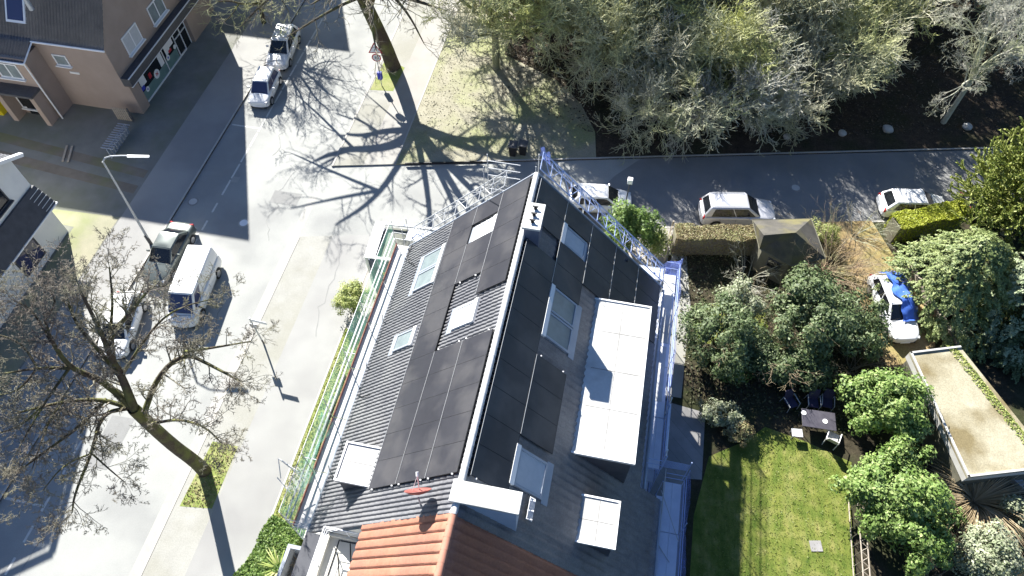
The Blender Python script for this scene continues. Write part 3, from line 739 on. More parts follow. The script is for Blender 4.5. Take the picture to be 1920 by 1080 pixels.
ex=MB()
ex.bar((-10.46,6.5,6.05),(-10.46,21.3,6.05),T,6); ex.bar((-10.46,6.5,6.55),(-10.46,21.3,6.55),T,6)
ex.bar((-10.46,6.5,7.42),(-10.46,21.3,7.42),T,6)
for y in (8.9,13.9,16.4): ex.bar((-10.42,y,7.05),(-9.9,y,7.05),T,6); ex.bar((-9.62,y,5.5),(-9.5,y+.02,6.6),T,6)
ex.build('guard_rail',M['galv'],sl)
# cantilever arm at the lower end
ar=MB(); ar.bar((-10.4,8.3,6.2),(-11.5,8.7,6.9),T,6); ar.bar((-10.4,8.3,6.9),(-11.5,8.7,6.9),T,6); ar.bar((-11.5,8.7,6.9),(-11.2,8.0,6.6),T,6); ar.bar((-10.42,7.4,7.0),(-11.2,7.9,7.0),T,6)
ar.build('outrigger',M['galv'],sl)
nv=MB()
rg_=np.random.default_rng(2)
V=[];Fq=[]
for i in range(30):
    for k_ in range(8):
        y=6.7+(11-6.7)*i/29; z=5.9+1.1*k_/7
        V.append((-10.3-.22*math.sin(y*3.1)*math.sin(z*2)+rg_.normal(0,.05),y,z))
for i in range(29):
    for k_ in range(7):
        a=i*8+k_; Fq.append((a,a+8,a+9,a+1))
npmesh('loose_net',V,Fq,M['greennet'],sl)

ysR=[11.9,14.3,16.9,19.5,22.3]
sr=scaffold('garden_scaffold','tube scaffold with blue net along the garden side eave',3.42,4.08,ysR,5.35,6.75,(1.9,3.7,5.35),M['bluetube'],M['bluenet'],M['deckalu'],None,(.4,6.7),(3.7,17,.1))
MB().box(3.5,3.98,18.2,22.2,5.362,5.372).build('deck_cover',M['membrane'],sr)
MB().box(3.6,3.9,15.1,18.0,5.362,5.371).build('deck_cover',M['blind'],sr)
p=MB(); p.box(4.1,4.2,12.2,14.6,6.2,6.3); p.bar((4.12,12.2,5.3),(4.12,12.2,6.9),.03); p.bar((4.12,14.6,5.3),(4.12,14.6,6.9),.03)
p.build('edge_board',M['whitemetal'],sr)
ysR2=[2.5,5.0,7.4,9.6,11.8]
s2=scaffold('lower_scaffold','wide blue netted scaffold under the lower garden eave',4.38,5.22,ysR2,4.4,6.1,(2.5,4.4),M['bluetube'],M['bluenet'],M['deckalu'],None,(.4,6.05),(4.8,7,.1))
MB().path([(4.3,11.9,5.6),(4.4,9.0,4.46),(4.9,8.4,4.46)],.02,5).path([(4.2,11.0,5.4),(5.2,9.3,4.5)],.015,5).build('rope',M['galv'],s2)
p=MB()
for i in range(7): p.bar((4.15,12.0,5.5+.12*i),(5.2,12.0,5.5+.1*i+.08),.012,5)
p.bar((4.15,12,5.2),(4.15,12,6.7),.025); p.bar((5.2,12,4.4),(5.2,12,6.5),.025)
p.build('end_guard',M['bluetube'],s2)
# lattice girder frames over the gable verge
gs_=thing('gable_scaffold','lattice girder scaffold climbing along the gable verge','scaffold',(-3.1,21.9,.1))
g=MB(); g2=MB()
def girder(mb,xa,xb,n):
    ya,yb=21.2,21.95
    A=[Vector((xa+(xb-xa)*i/n,0,roofz(xa+(xb-xa)*i/n)+.22)) for i in range(n+1)]
    lo=[Vector((p.x,ya,p.z)) for p in A]; hi=[Vector((p.x,yb,p.z+.25)) for p in A]
    for L_ in (lo,hi):
        mb.bar(L_[0],L_[-1],.03,6)
        mb.bar(L_[0]+Vector((0,0,-.35)),L_[-1]+Vector((0,0,-.35)),.025,6)
    for i in range(n+1): mb.bar(lo[i],hi[i],.022,6)
    for i in range(n):
        mb.bar(lo[i],hi[i+1],.018,5) if i%2 else mb.bar(hi[i],lo[i+1],.018,5)
        mb.bar(hi[i],hi[i+1]+Vector((0,0,-.35)),.015,5)
girder(g2,-3.0,3.3,14); g2.build('girder',M['bluetube'],gs_)
girder(g,-9.5,-4.6,8); g.build('girder',M['galv'],gs_)
for x in (-9.9,-7.6,-5.5,-3.2,-1,1.2,3.4):
    z=min(roofz(x)+.3,13.2) if x>-9.5 else 7
    for y in (21.2,21.95): MB().bar((x,y,.1),(x,y,z),T,8).build('standard',M['galv'],gs_)
lg=MB()
for z in (2.2,4.2,6.2):
    for y in (21.2,21.95): lg.bar((-9.9,y,z),(3.4,y,z),T,6)
for z,xa in ((11.1,-5.5),(11.55,-5.5),(10.2,-5.5),(9.6,-5.5),(12.0,-5.5)):
    for y in (21.95,): lg.bar((xa,y,z),(RX-(RZ-z)/RK*0-0.9,y,z),T,6)
lg.bar((-5.5,21.2,9.0),(-5.5,21.2,12.4),T,6); lg.bar((-5.5,21.95,9.0),(-5.5,21.95,12.4),T,6)
lg.build('ledger',M['galv'],gs_)
MB().box(-5.9,-4.2,21.25,21.9,9.05,9.1).build('deck_board',M['deck'],gs_)
for z in (2.2,4.2,6.2): MB().box(-9.8,3.3,21.25,21.9,z-.03,z+.02).build('deck_board',M['deckalu'],gs_)
V=[];Fq=[]
for i in range(10):
    for k_ in range(5):
        x=-3.1+.55*math.sin(i*.7)*.3+i*.05; V.append((-3.15+i*.05,21.95+.10*math.sin(i*1.3+k_),12.75+.16*k_-.05*i))
for i in range(9):
    for k_ in range(4):
        a=i*5+k_; Fq.append((a,a+5,a+6,a+1))
npmesh('net',V,Fq,M['bluenet'],gs_)
V=[];Fq=[]
for i in range(8):
    for k_ in range(8):
        V.append((3.2+.95*i/7,22.35+.1*math.sin(i+k_*1.7),4.9+1.9*k_/7*(.55+.45*i/7)))
for i in range(7):
    for k_ in range(7):
        a=i*8+k_; Fq.append((a,a+8,a+9,a+1))
npmesh('net',V,Fq,M['bluenet'],sr)

# site container
ct=thing('site_container','white framed site container with dark walls behind the green net','container',(-11,23.6,.1),R(3))
cx,cy,ch_=3.9,2.5,2.55
fr=MB()
for sx in (-1,1):
    for sy in (-1,1): fr.box(sx*cx/2-.07,sx*cx/2+.07,sy*cy/2-.07,sy*cy/2+.07,0,ch_-.1)
fr.box(-cx/2-.08,cx/2+.08,-cy/2-.08,-cy/2+.06,ch_-.1,ch_); fr.box(-cx/2-.08,cx/2+.08,cy/2-.06,cy/2+.08,ch_-.1,ch_)
fr.box(-cx/2-.08,-cx/2+.52,-cy/2+.06,cy/2-.06,ch_-.1,ch_); fr.box(cx/2-.06,cx/2+.08,-cy/2+.06,cy/2-.06,ch_-.1,ch_)
fr.build('frame',M['whitemetal'],ct)
MB().box(-cx/2+.5,cx/2-.05,-cy/2+.04,cy/2-.04,ch_-.35,ch_-.3).build('roof',M['yard'],ct)
MB().box(-cx/2+.02,cx/2-.02,-cy/2+.01,cy/2-.01,.1,ch_-.36).build('wall',M['slate'],ct)
MB().box(-1.2,-.75,-cy/2-.005,-cy/2+.01,.85,1.15).build('label_plate',M['yellow'],ct)

# ------------------------------------------------------------------ brown shop building
bb=thing('brown_shop_house','brown rendered house with shop front and steep dark roof','building',(-38,38,0))
BX,BY=-33.6,33.0; BE,BR,BRY=5.7,13.2,39.2
bs=(BR-BE)/(BRY-BY)
b=MB()
def house_body(mb,x0,x1,y0,yr,y1,ze,zr):
    pr=[(y0,0),(y1,0),(y1,ze),(yr,zr),(y0,ze)]; n=5
    vs=[(x0,y,z) for y,z in pr]+[(x1,y,z) for y,z in pr]
    mb.add(vs,[(0,1,2,3,4)[::-1],(5,6,7,8,9)]+[(i,(i+1)%n,(i+1)%n+n,i+n) for i in range(n)])
house_body(b,-56,BX,BY,BRY,45.4,BE-.08,BR-.1)
b.build('wall',M['tanrender'],bb)
b=MB().box(-56,-38.75,31.55,33.0-.003,0,5.0); b.build('wall',M['tanrender'],bb)
def rib_roof(name,x0,x1,ya,za,yb,zb,m,parent,n=None,th=.12):
    """tile roof sloping along y with ribs running up the slope"""
    n=n or int((x1-x0)/.22); fr=np.array([0,.3,.5,.7,.9]); pr=np.array([0,0,1,1,0])*.035
    xs=np.concatenate([x0+(x1-x0)/n*(i+fr) for i in range(n)]+[[x1]]); h=np.append(np.tile(pr,n),0)
    sl=math.hypot(yb-ya,zb-za); nc=int(sl/.35); us=[];hs=[]
    for i in range(nc): us+=[i/nc,(i+.985)/nc]; hs+=[.03,0]
    us=np.array(us); hs=np.array(hs)
    nv=np.array([0,-(zb-za),abs(yb-ya)])/sl if yb>ya else np.array([0,(zb-za),abs(yb-ya)])/sl
    U,X=np.meshgrid(us,xs,indexing='ij'); H=hs[:,None]+h[None,:]
    V=np.stack([X,ya+(yb-ya)*U+nv[1]*H,za+(zb-za)*U+nv[2]*H],-1).reshape(-1,3)
    k_=len(xs); I=np.arange((len(us)-1)*(k_-1)); a=(I//(k_-1))*k_+I%(k_-1)
    Fq=np.stack([a,a+1,a+k_+1,a+k_],1)
    if yb<ya: Fq=Fq[:,::-1]
    return npmesh(name,V,Fq,m,parent)
rib_roof('roof',-56,-33.45,BY-.15,BE-.15,BRY,BR,M['darktile'],bb)
rib_roof('roof',-56,-33.45,45.55,BE-.15,BRY,BR,M['darktile'],bb)
rib_roof('roof',-56,-38.7,31.35,BE-.15-bs*1.2+.6,BY-.1,BE-.05,M['darktile'],bb)
MB().bar((-56,BY-.2,BE-.2),(-33.45,BY-.2,BE-.2),.07,8).bar((-56,31.3,4.85),(-38.65,31.3,4.85),.07,8).bar((-38.6,31.3,4.9),(-38.6,33,5.6),.05,6).bar((-38.65,31.32,4.9),(-38.65,31.45,0),.05,6).build('gutter',M['whitemetal'],bb)
def window(parent,c,ax,wd,ht,m=None,depth=.06,mull=1,frame=None,name='window',sill=True):
    """c: centre on wall, ax 'x' faces +x, 'y' faces -y"""
    f=MB(); t=.08; m=m or M['glass']; frame=frame or M['whitemetal']
    def bx(mb,a0,a1,z0,z1,d0,d1):
        if ax=='x': mb.box(c[0]+d0,c[0]+d1,c[1]+a0,c[1]+a1,c[2]+z0,c[2]+z1)
        else: mb.box(c[0]+a0,c[0]+a1,c[1]-d1,c[1]-d0,c[2]+z0,c[2]+z1)
    w2,h2=wd/2,ht/2
    bx(f,-w2,w2,-h2,-h2+t,0,depth); bx(f,-w2,w2,h2-t,h2,0,depth); bx(f,-w2,-w2+t,-h2+t,h2-t,0,depth); bx(f,w2-t,w2,-h2+t,h2-t,0,depth)
    for i in range(mull):
        x=-w2+wd*(i+1)/(mull+1); bx(f,x-t/2,x+t/2,-h2+t,h2-t,0,depth*.9)
    o=f.build(name,frame,parent)
    p_=MB(); bx(p_,-w2+t,w2-t,-h2+t,h2-t,-.02,.025); p_.build('pane',m,o)
    if sill:
        s_=MB(); bx(s_,-w2-.08,w2+.08,-h2-.08,-h2-.003,0,.2); s_.build('sill',frame,o)
    return o
window(bb,(-37.4,BY,4.1),'y',1.0,.85,mull=0)
window(bb,(-40.5,31.55,3.9),'y',1.7,1.2); window(bb,(-45,31.55,3.9),'y',1.6,1.2)
window(bb,(-40.9,31.55,1.4),'y',1.2,1.6,M['darkglass'])
window(bb,(BX,35.7,4.35),'x',1.9,1.35,M['blind']); window(bb,(BX,39.2,4.3),'x',1.9,1.35,M['glass']); window(bb,(BX,39.2,7.8),'x',1.5,1.2,M['glass'])
window(bb,(BX,36.6,8.0),'x',1.2,1.2,M['glass']); window(bb,(BX,42.6,4.3),'x',1.9,1.3)
MB().box(-42,-38.95,30.5,31.54,2.55,2.72).build('canopy',M['darkgrey'],bb)
MB().box(-41.9,-41.5,30.6,31.5,.1,2.55).build('porch_pier',M['tanrender'],bb); MB().box(-39.3,-38.95,30.6,31.5,.1,2.55).build('porch_pier',M['tanrender'],bb)
MB().box(-41.1,-39.6,31.47,31.545,.1,2.2).build('door',M['darkglass'],bb)
MB().box(-37.3,-36.6,BY-.05,BY-.002,3.05,3.2).build('wall_lamp',M['whiteplastic'],bb)
# shop front on the street gable
MB().box(BX+.002,-32.95,33.0,44.2,2.55,3.15).build('fascia',M['darkgrey'],bb)
MB().box(-33.0,-32.93,32.98,44.22,3.15,3.2).box(-33.0,-32.93,32.98,44.22,2.5,2.545).build('fascia_trim',M['whitemetal'],bb)
MB().box(BX,BX+.35,33.0,33.95,0,2.5).build('pier',M['tanrender'],bb); MB().box(BX,BX+.35,41.3,44.2,0,2.5).build('pier',M['tanrender'],bb)
sf=MB().box(BX,BX+.06,34.0,41.2,.1,2.5).build('shop_window',M['darkglass'],bb)
MB().box(BX+.061,BX+.07,34.05,37.6,.2,.95).box(BX+.061,BX+.07,37.75,39.3,.2,1.0).build('window_film',M['mint'],sf)
f=MB()
for y in (34.0,37.62,39.4,40.3,41.15): f.box(BX+.06,BX+.12,y,y+.06,.1,2.5)
f.box(BX+.06,BX+.12,39.4,41.15,1.5,1.56); f.box(BX+.06,BX+.13,34.05,40.3,.05,.2)
f.build('mullion',M['whitemetal'],sf)
def disc(mb,y,z,r,x=BX+.085,n=20): mb.add([(x,y,z)]+[(x,y+r*math.cos(2*math.pi*i/n),z+r*math.sin(2*math.pi*i/n)) for i in range(n)],[(0,1+i,1+(i+1)%n) for i in range(n)])
for q_ in ((36.25,1.0,.34),(34.75,.85,.2),(38.05,1.05,.22),(39.2,1.15,.17)):
    st=MB(); disc(st,*q_); st.build('sticker',M['signwhite'],sf)
for y0,y1,z0,z1 in ((34.3,35.0,1.3,2.0),(37.0,37.5,1.0,1.9),(38.0,38.6,1.25,1.9),(38.6,39.2,1.5,2.2)): MB().box(BX+.062,BX+.08,y0,y1,z0,z1).build('poster',M['signwhite'],sf)
rd=MB()
for a in (.7,-.7): rd.obox((BX+.095,36.25,1.0),.01,.34,.07,Matrix.Rotation(a,3,'X'))
rd.box(BX+.082,BX+.09,35.4,35.7,1.2,1.6); rd.box(BX+.082,BX+.09,38.35,38.75,1.2,1.4); rd.build('red_print',M['signred'],sf)
b_=MB(); b_.box(BX+.082,BX+.09,34.2,34.6,1.05,1.35)
disc(b_,34.75,.85,.07,BX+.095); disc(b_,38.05,1.05,.08,BX+.095); b_.build('blue_print',M['signblue'],sf)
MB().box(-43.6,-42.9,30.9,31.5,.1,1.05).build('yellow_bin',M['yellow'],label='yellow waste bin beside the brown house entrance',cat='waste bin')
rv=thing('roof_vent','pale metal vent hood on the dark steep roof','roof vent',tuple(S(60,18,8.4)))
c=S(60,18,7.4); MB().bar(c,c+Vector((0,0,1.0)),.16,10).build('pipe',M['galv'],rv); MB().bar(c+Vector((0,0,1.0)),c+Vector((0,0,1.15)),.3,10,.12).build('hood',M['galv'],rv)
sk=MB()
def brp(x,y,o): 
    z=BE+bs*(y-BY); l=math.hypot(1,bs); return Vector((x,y-o*bs/l,z+o/l))
x0,x1,y0,y1=-40.3,-38.9,33.5,34.6
q=[(x0,y0),(x1,y0),(x1,y1),(x0,y1)]
sk.slab([brp(x,y,.14) for x,y in q],.15)
o=sk.build('skylight_frame',M['whitemetal'],bb)
MB().poly([brp(x,y,.145) for x,y in ((x0+.12,y0+.1),(x1-.12,y0+.1),(x1-.12,y1-.1),(x0+.12,y1-.1))]).build('pane',M['blueglass'],o)

# white house on the left
wh=thing('white_house','white rendered house with a dark tiled band between its floors','building',(-38,16,0))
b=MB(); house_body(b,-46,-32.75,9.6,16.0,22.2,6.5,9.6); b.build('wall',M['render'],wh)
rib_roof('roof',-46,-32.3,22.5,6.35,16.0,9.78,M['darktile'],wh); rib_roof('roof',-46,-32.3,9.3,6.35,16.0,9.78,M['darktile'],wh)
v=MB(); v.slab([(-32.35,22.55,6.42),(-32.1,22.55,6.42),(-32.1,16,9.92),(-32.35,16,9.92)],.2); v.slab([(-32.35,16,9.92),(-32.1,16,9.92),(-32.1,9.25,6.42),(-32.35,9.25,6.42)],.2); v.build('verge_trim',M['whitemetal'],wh)
# pent band
pv=[(-32.745,y,z) for y,z in ((9.6,4.35),(22.2,4.35))]
MB().hexa([(-32.745,9.6,2.95),(-31.95,9.6,2.95),(-31.95,22.25,2.95),(-32.745,22.25,2.95),(-32.745,9.6,4.3),(-32.6,9.6,4.3),(-32.6,22.25,4.3),(-32.745,22.25,4.3)]).build('pent_roof',M['slatedark'],wh)
MB().box(-32.05,-31.9,9.5,22.3,2.88,2.97).build('pent_trim',M['whitemetal'],wh)
sl_=MB()
for i in range(5):
    z=3.1+.24*i; x=-31.93-(z-2.95)*.48
    sl_.bar((x,21.4,z),(x,22.25,z),.015,5)
sl_.build('band_slat',M['whitemetal'],wh)
window(wh,(-32.75,19.2,1.35),'x',1.9,1.5,M['blueglass'],sill=False,frame=M['slatedark']); window(wh,(-32.75,20.0,5.4),'x',1.2,1.2,M['darkglass'],frame=M['slatedark'],mull=0)
window(wh,(-32.75,14.2,1.35),'x',1.9,1.5,M['blueglass'],sill=False,frame=M['slatedark']); window(wh,(-32.75,15.6,5.5),'x',1.6,1.3,M['darkglass'],frame=M['slatedark']); window(wh,(-32.75,11.5,5.5),'x',1.4,1.3,M['darkglass'],frame=M['slatedark'])
# neighbour further up, seen by its shadow on the street
nb=thing('brick_house','brick house further up the street casting its gable shadow','building',(-40,58,0))
b=MB(); house_body(b,-52,-33.9,52.4,58.6,65,6.0,13.6); b.build('wall',M['brick'],nb)
rib_roof('roof',-52,-33.7,52.2,5.9,58.6,13.7,M['darktile'],nb); rib_roof('roof',-52,-33.7,65.2,5.9,58.6,13.7,M['darktile'],nb)
for y in (54.5,57.5,60.5): window(nb,(-33.9,y,1.6),'x',1.4,1.4); window(nb,(-33.9,y,4.5),'x',1.4,1.4)
# gate panel and slatted fence in the yard
fp=thing('slatted_gate','pale slatted gate leaning at the brown house corner','gate',(-33.9,32.2,.1))
g=MB()
for i in range(7): g.box(-34.75+.16*i,-34.65+.16*i,32.1,32.16,.15,1.2)
g.build('slat',M['wood'],fp); MB().box(-34.8,-33.6,32.16,32.2,.3,.38).box(-34.8,-33.6,32.16,32.2,.95,1.03).bar((-33.55,32.15,.1),(-33.55,32.15,1.3),.05).build('frame',M['darkgrey'],fp)
a=S(236,240,.6); b2=S(205,285,.6)
fn=thing('slatted_fence','grey slatted screen beside the forecourt','fence',((a.x+b2.x)/2,(a.y+b2.y)/2,.1))
g=MB()
for i in range(12):
    p_=a.lerp(b2,i/11); g.box(p_.x-.45,p_.x+.45,p_.y-.03,p_.y+.03,.9+.0*i,.96)
for i in range(9):
    p_=a.lerp(b2,i/8); g.box(p_.x-.04,p_.x+.04,p_.y-.1,p_.y+.1,.1,.9)
g.build('slat',M['zinc'],fn)
for i,(u,v,lab) in enumerate(((122,288,'left loose plank lying in the yard grass'),(132,289,'right loose plank lying in the yard grass'))):
    p_=S(u,v,.12); tag(MB().obox(p_+Vector((0,0,.03)),.14,1.5,.05,Matrix.Rotation(.35,3,'Z')).build('plank',M['wood']),lab,'plank')
# ------------------------------------------------------------------ cars
def car(label,x,y,heading,L,W,H,paint,kind='hatch',z=.006,glass=None,group='parked cars',lower=None,name='parked_car'):
    glass=glass or M['darkglass']; t=thing(name,label,'van' if kind=='van' else 'car',(x,y,z),heading,group if kind!='van' else None)
    w=W/2; gc=.17
    if kind=='van': zb,zh,xw,xrf,xrr,xr,front=.98,.86,.39,.22,-.485,-.495,.62
    elif kind=='suv': zb,zh,xw,xrf,xrr,xr,front=.98,.92,.27,.085,-.40,-.48,.74
    elif kind=='estate': zb,zh,xw,xrf,xrr,xr,front=.86,.81,.24,.055,-.37,-.475,.62
    elif kind=='saloon': zb,zh,xw,xrf,xrr,xr,front=.88,.82,.22,.05,-.20,-.36,.62
    else: zb,zh,xw,xrf,xrr,xr,front=.88,.83,.285,.095,-.35,-.475,.64
    stx=[-.5,-.49,-.465,-.40,-.25,0,.15,.25,.34,.41,.455,.485,.5]
    wf=[.70,.84,.925,.985,1,1,1,.995,.98,.94,.86,.71,.53]
    V=[];rings=[]
    for f_,k_ in zip(stx,wf):
        if kind=='van' and f_<0: k_=max(k_,.93)
        ww=w*k_
        if f_<=xw: top=zb
        else: top=zh+(front-zh)*((f_-xw)/(.5-xw))**2.2
        if f_>xw: top=min(top,zb-(zb-zh)*min(1,(f_-xw)/.06))
        if f_<-.46 and kind!='van': top=zb-.10*(1 if f_<-.485 else .4)
        bot=gc+(.06 if abs(f_)>.47 else 0)
        P=[(0,bot),(ww*.9,bot),(ww*.985,bot+.10),(ww,bot+.32 if top-bot>.4 else (bot+top)/2),(ww*.985,top-.13),(ww*.93,top-.035),(ww*.80,top),(ww*.4,top+.018),(0,top+.025)]
        ring=[(f_*L,yy,zz) for yy,zz in P]+[(f_*L,-yy,zz) for yy,zz in P[-2:0:-1]]
        rings.append(ring)
    n=len(rings[0]); mb=MB(); vs=[p for r in rings for p in r]; fs=[]
    for i in range(len(rings)-1):
        for j in range(n):
            fs.append((i*n+j,(i+1)*n+j,(i+1)*n+(j+1)%n,i*n+(j+1)%n))
    fs.append(tuple(range(n))); fs.append(tuple((len(rings)-1)*n+j for j in range(n-1,-1,-1)))
    mb.add(vs,fs)
    body=mb.build('body',paint,t,smooth=True); ss=body.modifiers.new('sub','SUBSURF'); ss.levels=1; ss.render_levels=2
    # cabin
    wb,wt=w*.90,w*(.70 if kind!='van' else .80); zr=H
    xs=[xr*L,xrr*L,xrf*L,xw*L]
    bz=zb-.02
    if kind=='saloon': rearbase=bz
    A=[Vector((xs[0],-wb,bz)),Vector((xs[3]+.02,-wb*.94,bz-.03)),Vector((xs[3]+.02,wb*.94,bz-.03)),Vector((xs[0],wb,bz))]
    B=[Vector((xs[1],-wt,zr-.04)),Vector((xs[2],-wt*.98,zr-.04)),Vector((xs[2],wt*.98,zr-.04)),Vector((xs[1],wt,zr-.04))]
    cb=MB().hexa([A[0],A[1],A[2],A[3],B[0],B[1],B[2],B[3]])
    cabin=bevel(cb.build('cabin',paint,t,smooth=True),.10,4)
    # roof skin, slightly crowned
    V=[];Fq=[]; nx,ny_=10,8
    for i in range(nx+1):
        for j in range(ny_+1):
            u=i/nx; v=j/ny_*2-1
            xx=xs[1]+(xs[2]-xs[1])*u
            V.append((xx,v*wt*.93,zr-.035+.045*(1-v*v)*(1-(2*u-1)**4*.8)))
    for i in range(nx):
        for j in range(ny_):
            a=i*(ny_+1)+j; Fq.append((a,a+ny_+1,a+ny_+2,a+1))
    npmesh('roof',np.array(V),np.array(Fq),paint,t,smooth=True)
    def pane(name,p,m,e=(.05,.05,.05,.05),off=.008):
        # p: bl, br, tr, tl ; inset fractions left, right, bottom, top
        def at(u,v): return p[0]*(1-u)*(1-v)+p[1]*u*(1-v)+p[2]*u*v+p[3]*(1-u)*v
        q=[at(e[0],e[2]),at(1-e[1],e[2]),at(1-e[1],1-e[3]),at(e[0],1-e[3])]
        nn=(q[1]-q[0]).cross(q[3]-q[0]).normalized()
        MB().poly([a+nn*off for a in q]).build(name,m,t)
    pane('windscreen',[A[1],A[2],B[2],B[1]],glass,(.05,.05,.03,.08))
    pane('rear_window',[A[3],A[0],B[0],B[3]],glass,(.12,.12,.20 if kind!='saloon' else .05,.12))
    if kind=='van':
        for s_ in (0,1):
            a,b,c,d=(A[0],A[1],B[1],B[0]) if s_==0 else (A[2],A[3],B[3],B[2])
            pane('side_window',[a,b,c,d],glass,(.74,.05,.06,.16) if s_==0 else (.05,.74,.06,.16))
    else:
        for s_ in (0,1):
            a,b,c,d=(A[0],A[1],B[1],B[0]) if s_==0 else (A[2],A[3],B[3],B[2])
            lo,hi=(.10,.08) if s_==0 else (.08,.10)
            if s_==0:
                pane('side_window',[a,b,c,d],glass,(.12,.44,.08,.14)); pane('side_window',[a,b,c,d],glass,(.58,.07,.08,.14))
            else:
                pane('side_window',[a,b,c,d],glass,(.44,.12,.08,.14)); pane('side_window',[a,b,c,d],glass,(.07,.58,.08,.14))
    # wheels
    rr=.33 if kind in('suv','van') else .30
    for fx in (.31,-.30):
        for s_ in (-1,1):
            c=Vector((fx*L,s_*(w-.10),rr-z*0)); 
            o=MB().bar(c-Vector((0,.10,0)),c+Vector((0,.10,0)),rr,20).build('wheel',M['rubber'],t)
            MB().bar(c+Vector((0,s_*.101,0)),c+Vector((0,s_*.115,0)),rr*.66,14).build('rim',M['rim'],o)
            ar=MB(); k=14
            for i in range(k):
                a0=math.pi*i/k; a1=math.pi*(i+1)/k
                for q0,q1 in ((a0,a1),):
                    P=[(c.x+(rr+.06)*math.cos(q),(w*.985+.006)*s_,c.z+(rr+.06)*math.sin(q)) for q in (q0,q1)]+[(c.x+(rr-.03)*math.cos(q),(w*.985+.006)*s_,c.z+(rr-.03)*math.sin(q)) for q in (q1,q0)]
                    ar.poly(P if s_<0 else P[::-1])
            ar.build('wheel_arch',M['black'],t)
    for s_ in (-1,1):
        yy=s_*w*.988
        zt_=zb-.10
        MB().path([(.17*L,yy,zt_),(.165*L,yy,.36),(-.24*L,yy,.36),(-.27*L,yy,zt_)],.009,4).bar((-.055*L,yy,zt_),(-.055*L,yy,.36),.009,4).build('door_seam',M['black'],t)
    MB().path([(xw*L+.05,-w*.72,zh+.012),(xw*L+.12,0,zh+.03),(xw*L+.05,w*.72,zh+.012)],.010,4).build('bonnet_seam',M['black'],t)
    # lamps, grille, plates, mirrors
    for s_ in (-1,1):
        bevel(MB().obox((.455*L,s_*w*.66,front-.03),.20,.34,.13,Matrix.Rotation(s_*-.45,3,'Z')).build('headlight',M['lampglass'],t),.04)
        bevel(MB().obox((-.472*L,s_*w*.72,zb-.16),.12,.26,.22,Matrix.Rotation(s_*.35,3,'Z')).build('tail_light',M['redlamp'],t),.03)
        mx=xs[3]-.16*L if kind!='van' else xs[3]-.10*L
        bevel(MB().obox((mx+.05,s_*(w+.09),zb+.08),.10,.20,.14).build('mirror',paint if kind!='van' else M['black'],t),.03)
    bevel(MB().box(.485*L,.497*L,-w*.42,w*.42,front-.22,front-.08).build('grille',M['black'],t),.02)
    MB().box(.492*L,.5*L+.012,-.26,.26,front-.36,front-.25).build('number_plate',M['signwhite'],t)
    MB().box(-.5*L-.012,-.49*L,-.26,.26,.42,.53).build('number_plate',M['signwhite'],t)
    MB().box(-.497*L,-.46*L,-w*.8,w*.8,.2,.34).box(.46*L,.492*L,-w*.7,w*.7,.17,.28).build('bumper',M['black'],t)
    tr=MB(); tr.bar((xs[3]-.02,-wb*.75,bz+.03),(xs[3]-.10,-.05,bz+.07),.012,4).bar((xs[3]-.02,-.02,bz+.03),(xs[3]-.10,wb*.6,bz+.07),.012,4); tr.build('wiper',M['black'],t)
    if kind in('suv','estate'):
        rr_=MB()
        for s_ in (-1,1): rr_.bar((xs[1]+.15,s_*wt*.9,zr+.03),(xs[2]-.1,s_*wt*.9,zr+.03),.018,6)
        rr_.build('roof_rail',M['galv'] if kind=='suv' else paint,t)
    return t
D=-math.pi/2
car('small white hatchback facing downhill at the front of the kerb row near the shop',-25.6,36.85,D+.10,3.55,1.62,1.46,M['carwhite'],'hatch',glass=M['blueglass'])
car('white estate car under twig shadows behind the small white hatchback',-26.0,41.4,D+.12,4.5,1.78,1.5,M['carwhite'],'estate')
car('white panel van parked beside the dark green car',-22.75,19.35,D+.12,4.75,1.86,1.86,M['carwhite'],'van',glass=M['blueglass'])
car('dark green saloon half in building shade next to the white van',-25.5,21.6,D+.03,4.45,1.76,1.42,M['cargreen'],'saloon')
car('white car partly hidden under the bare tree crown behind the van',-25.75,16.4,D+.22,4.2,1.75,1.46,M['carwhite'],'hatch')
car('silver sport utility car with sunlit roof on the side road pavement',8.1,31.55,.18,4.65,1.86,1.68,M['carsilver'],'suv',z=.06)
car('white hatchback in full shade beside the golden hedge',19.05,34.35,.155,4.15,1.76,1.46,M['carwhite'],'hatch')
car('white car behind the evergreen bush at the gable scaffold',-.45,30.9,.12,4.0,1.72,1.45,M['carwhite'],'hatch')
car('dark blue car almost hidden by the monkey puzzle tree',24.3,35.6,.2,4.3,1.76,1.45,M['darkgrey'],'hatch')
bm=car('white estate car half covered by a blue tarp on the earth driveway',17.05,26.05,D+.24,4.45,1.76,1.4,M['carwhite'],'estate',z=.11)
# tarp over the far half of the driveway car
th=D+.24; ch_,sh_=math.cos(th),math.sin(th)
nu,nv_=26,16; V=[];Fq=[]; rng=np.random.default_rng(9)
def carz(u,v):                     # height of the car top along (u forward, v left)
    if u>1.05: return .89-.03*(u-1.05)
    if u>.15: return 1.48-(u-.15)/.90*.56
    if u>-1.65: return 1.48
    return 1.48-min(1,(u+1.65)/-.5)*.55
for i in range(nu+1):
    for j in range(nv_+1):
        u=-2.2+3.4*i/nu; v=-.15+1.3*j/nv_
        v+= .16*math.sin(u*2.6)*(1-j/nv_)+.10*math.sin(u*6+1)*(1-j/nv_)-.35*max(0,-u-1.0)*(1-j/nv_)
        h=carz(u,v)+.05+.025*math.sin(u*9+v*5)+.02*math.sin(v*14-u*4)+rng.normal(0,.012)
        if v>.62: h-= (v-.62)*(1.1)
        V.append((17.05+u*ch_-v*sh_,26.05+u*sh_+v*ch_,.11+h))
for i in range(nu):
    for j in range(nv_):
        a=i*(nv_+1)+j; Fq.append((a,a+nv_+1,a+nv_+2,a+1))
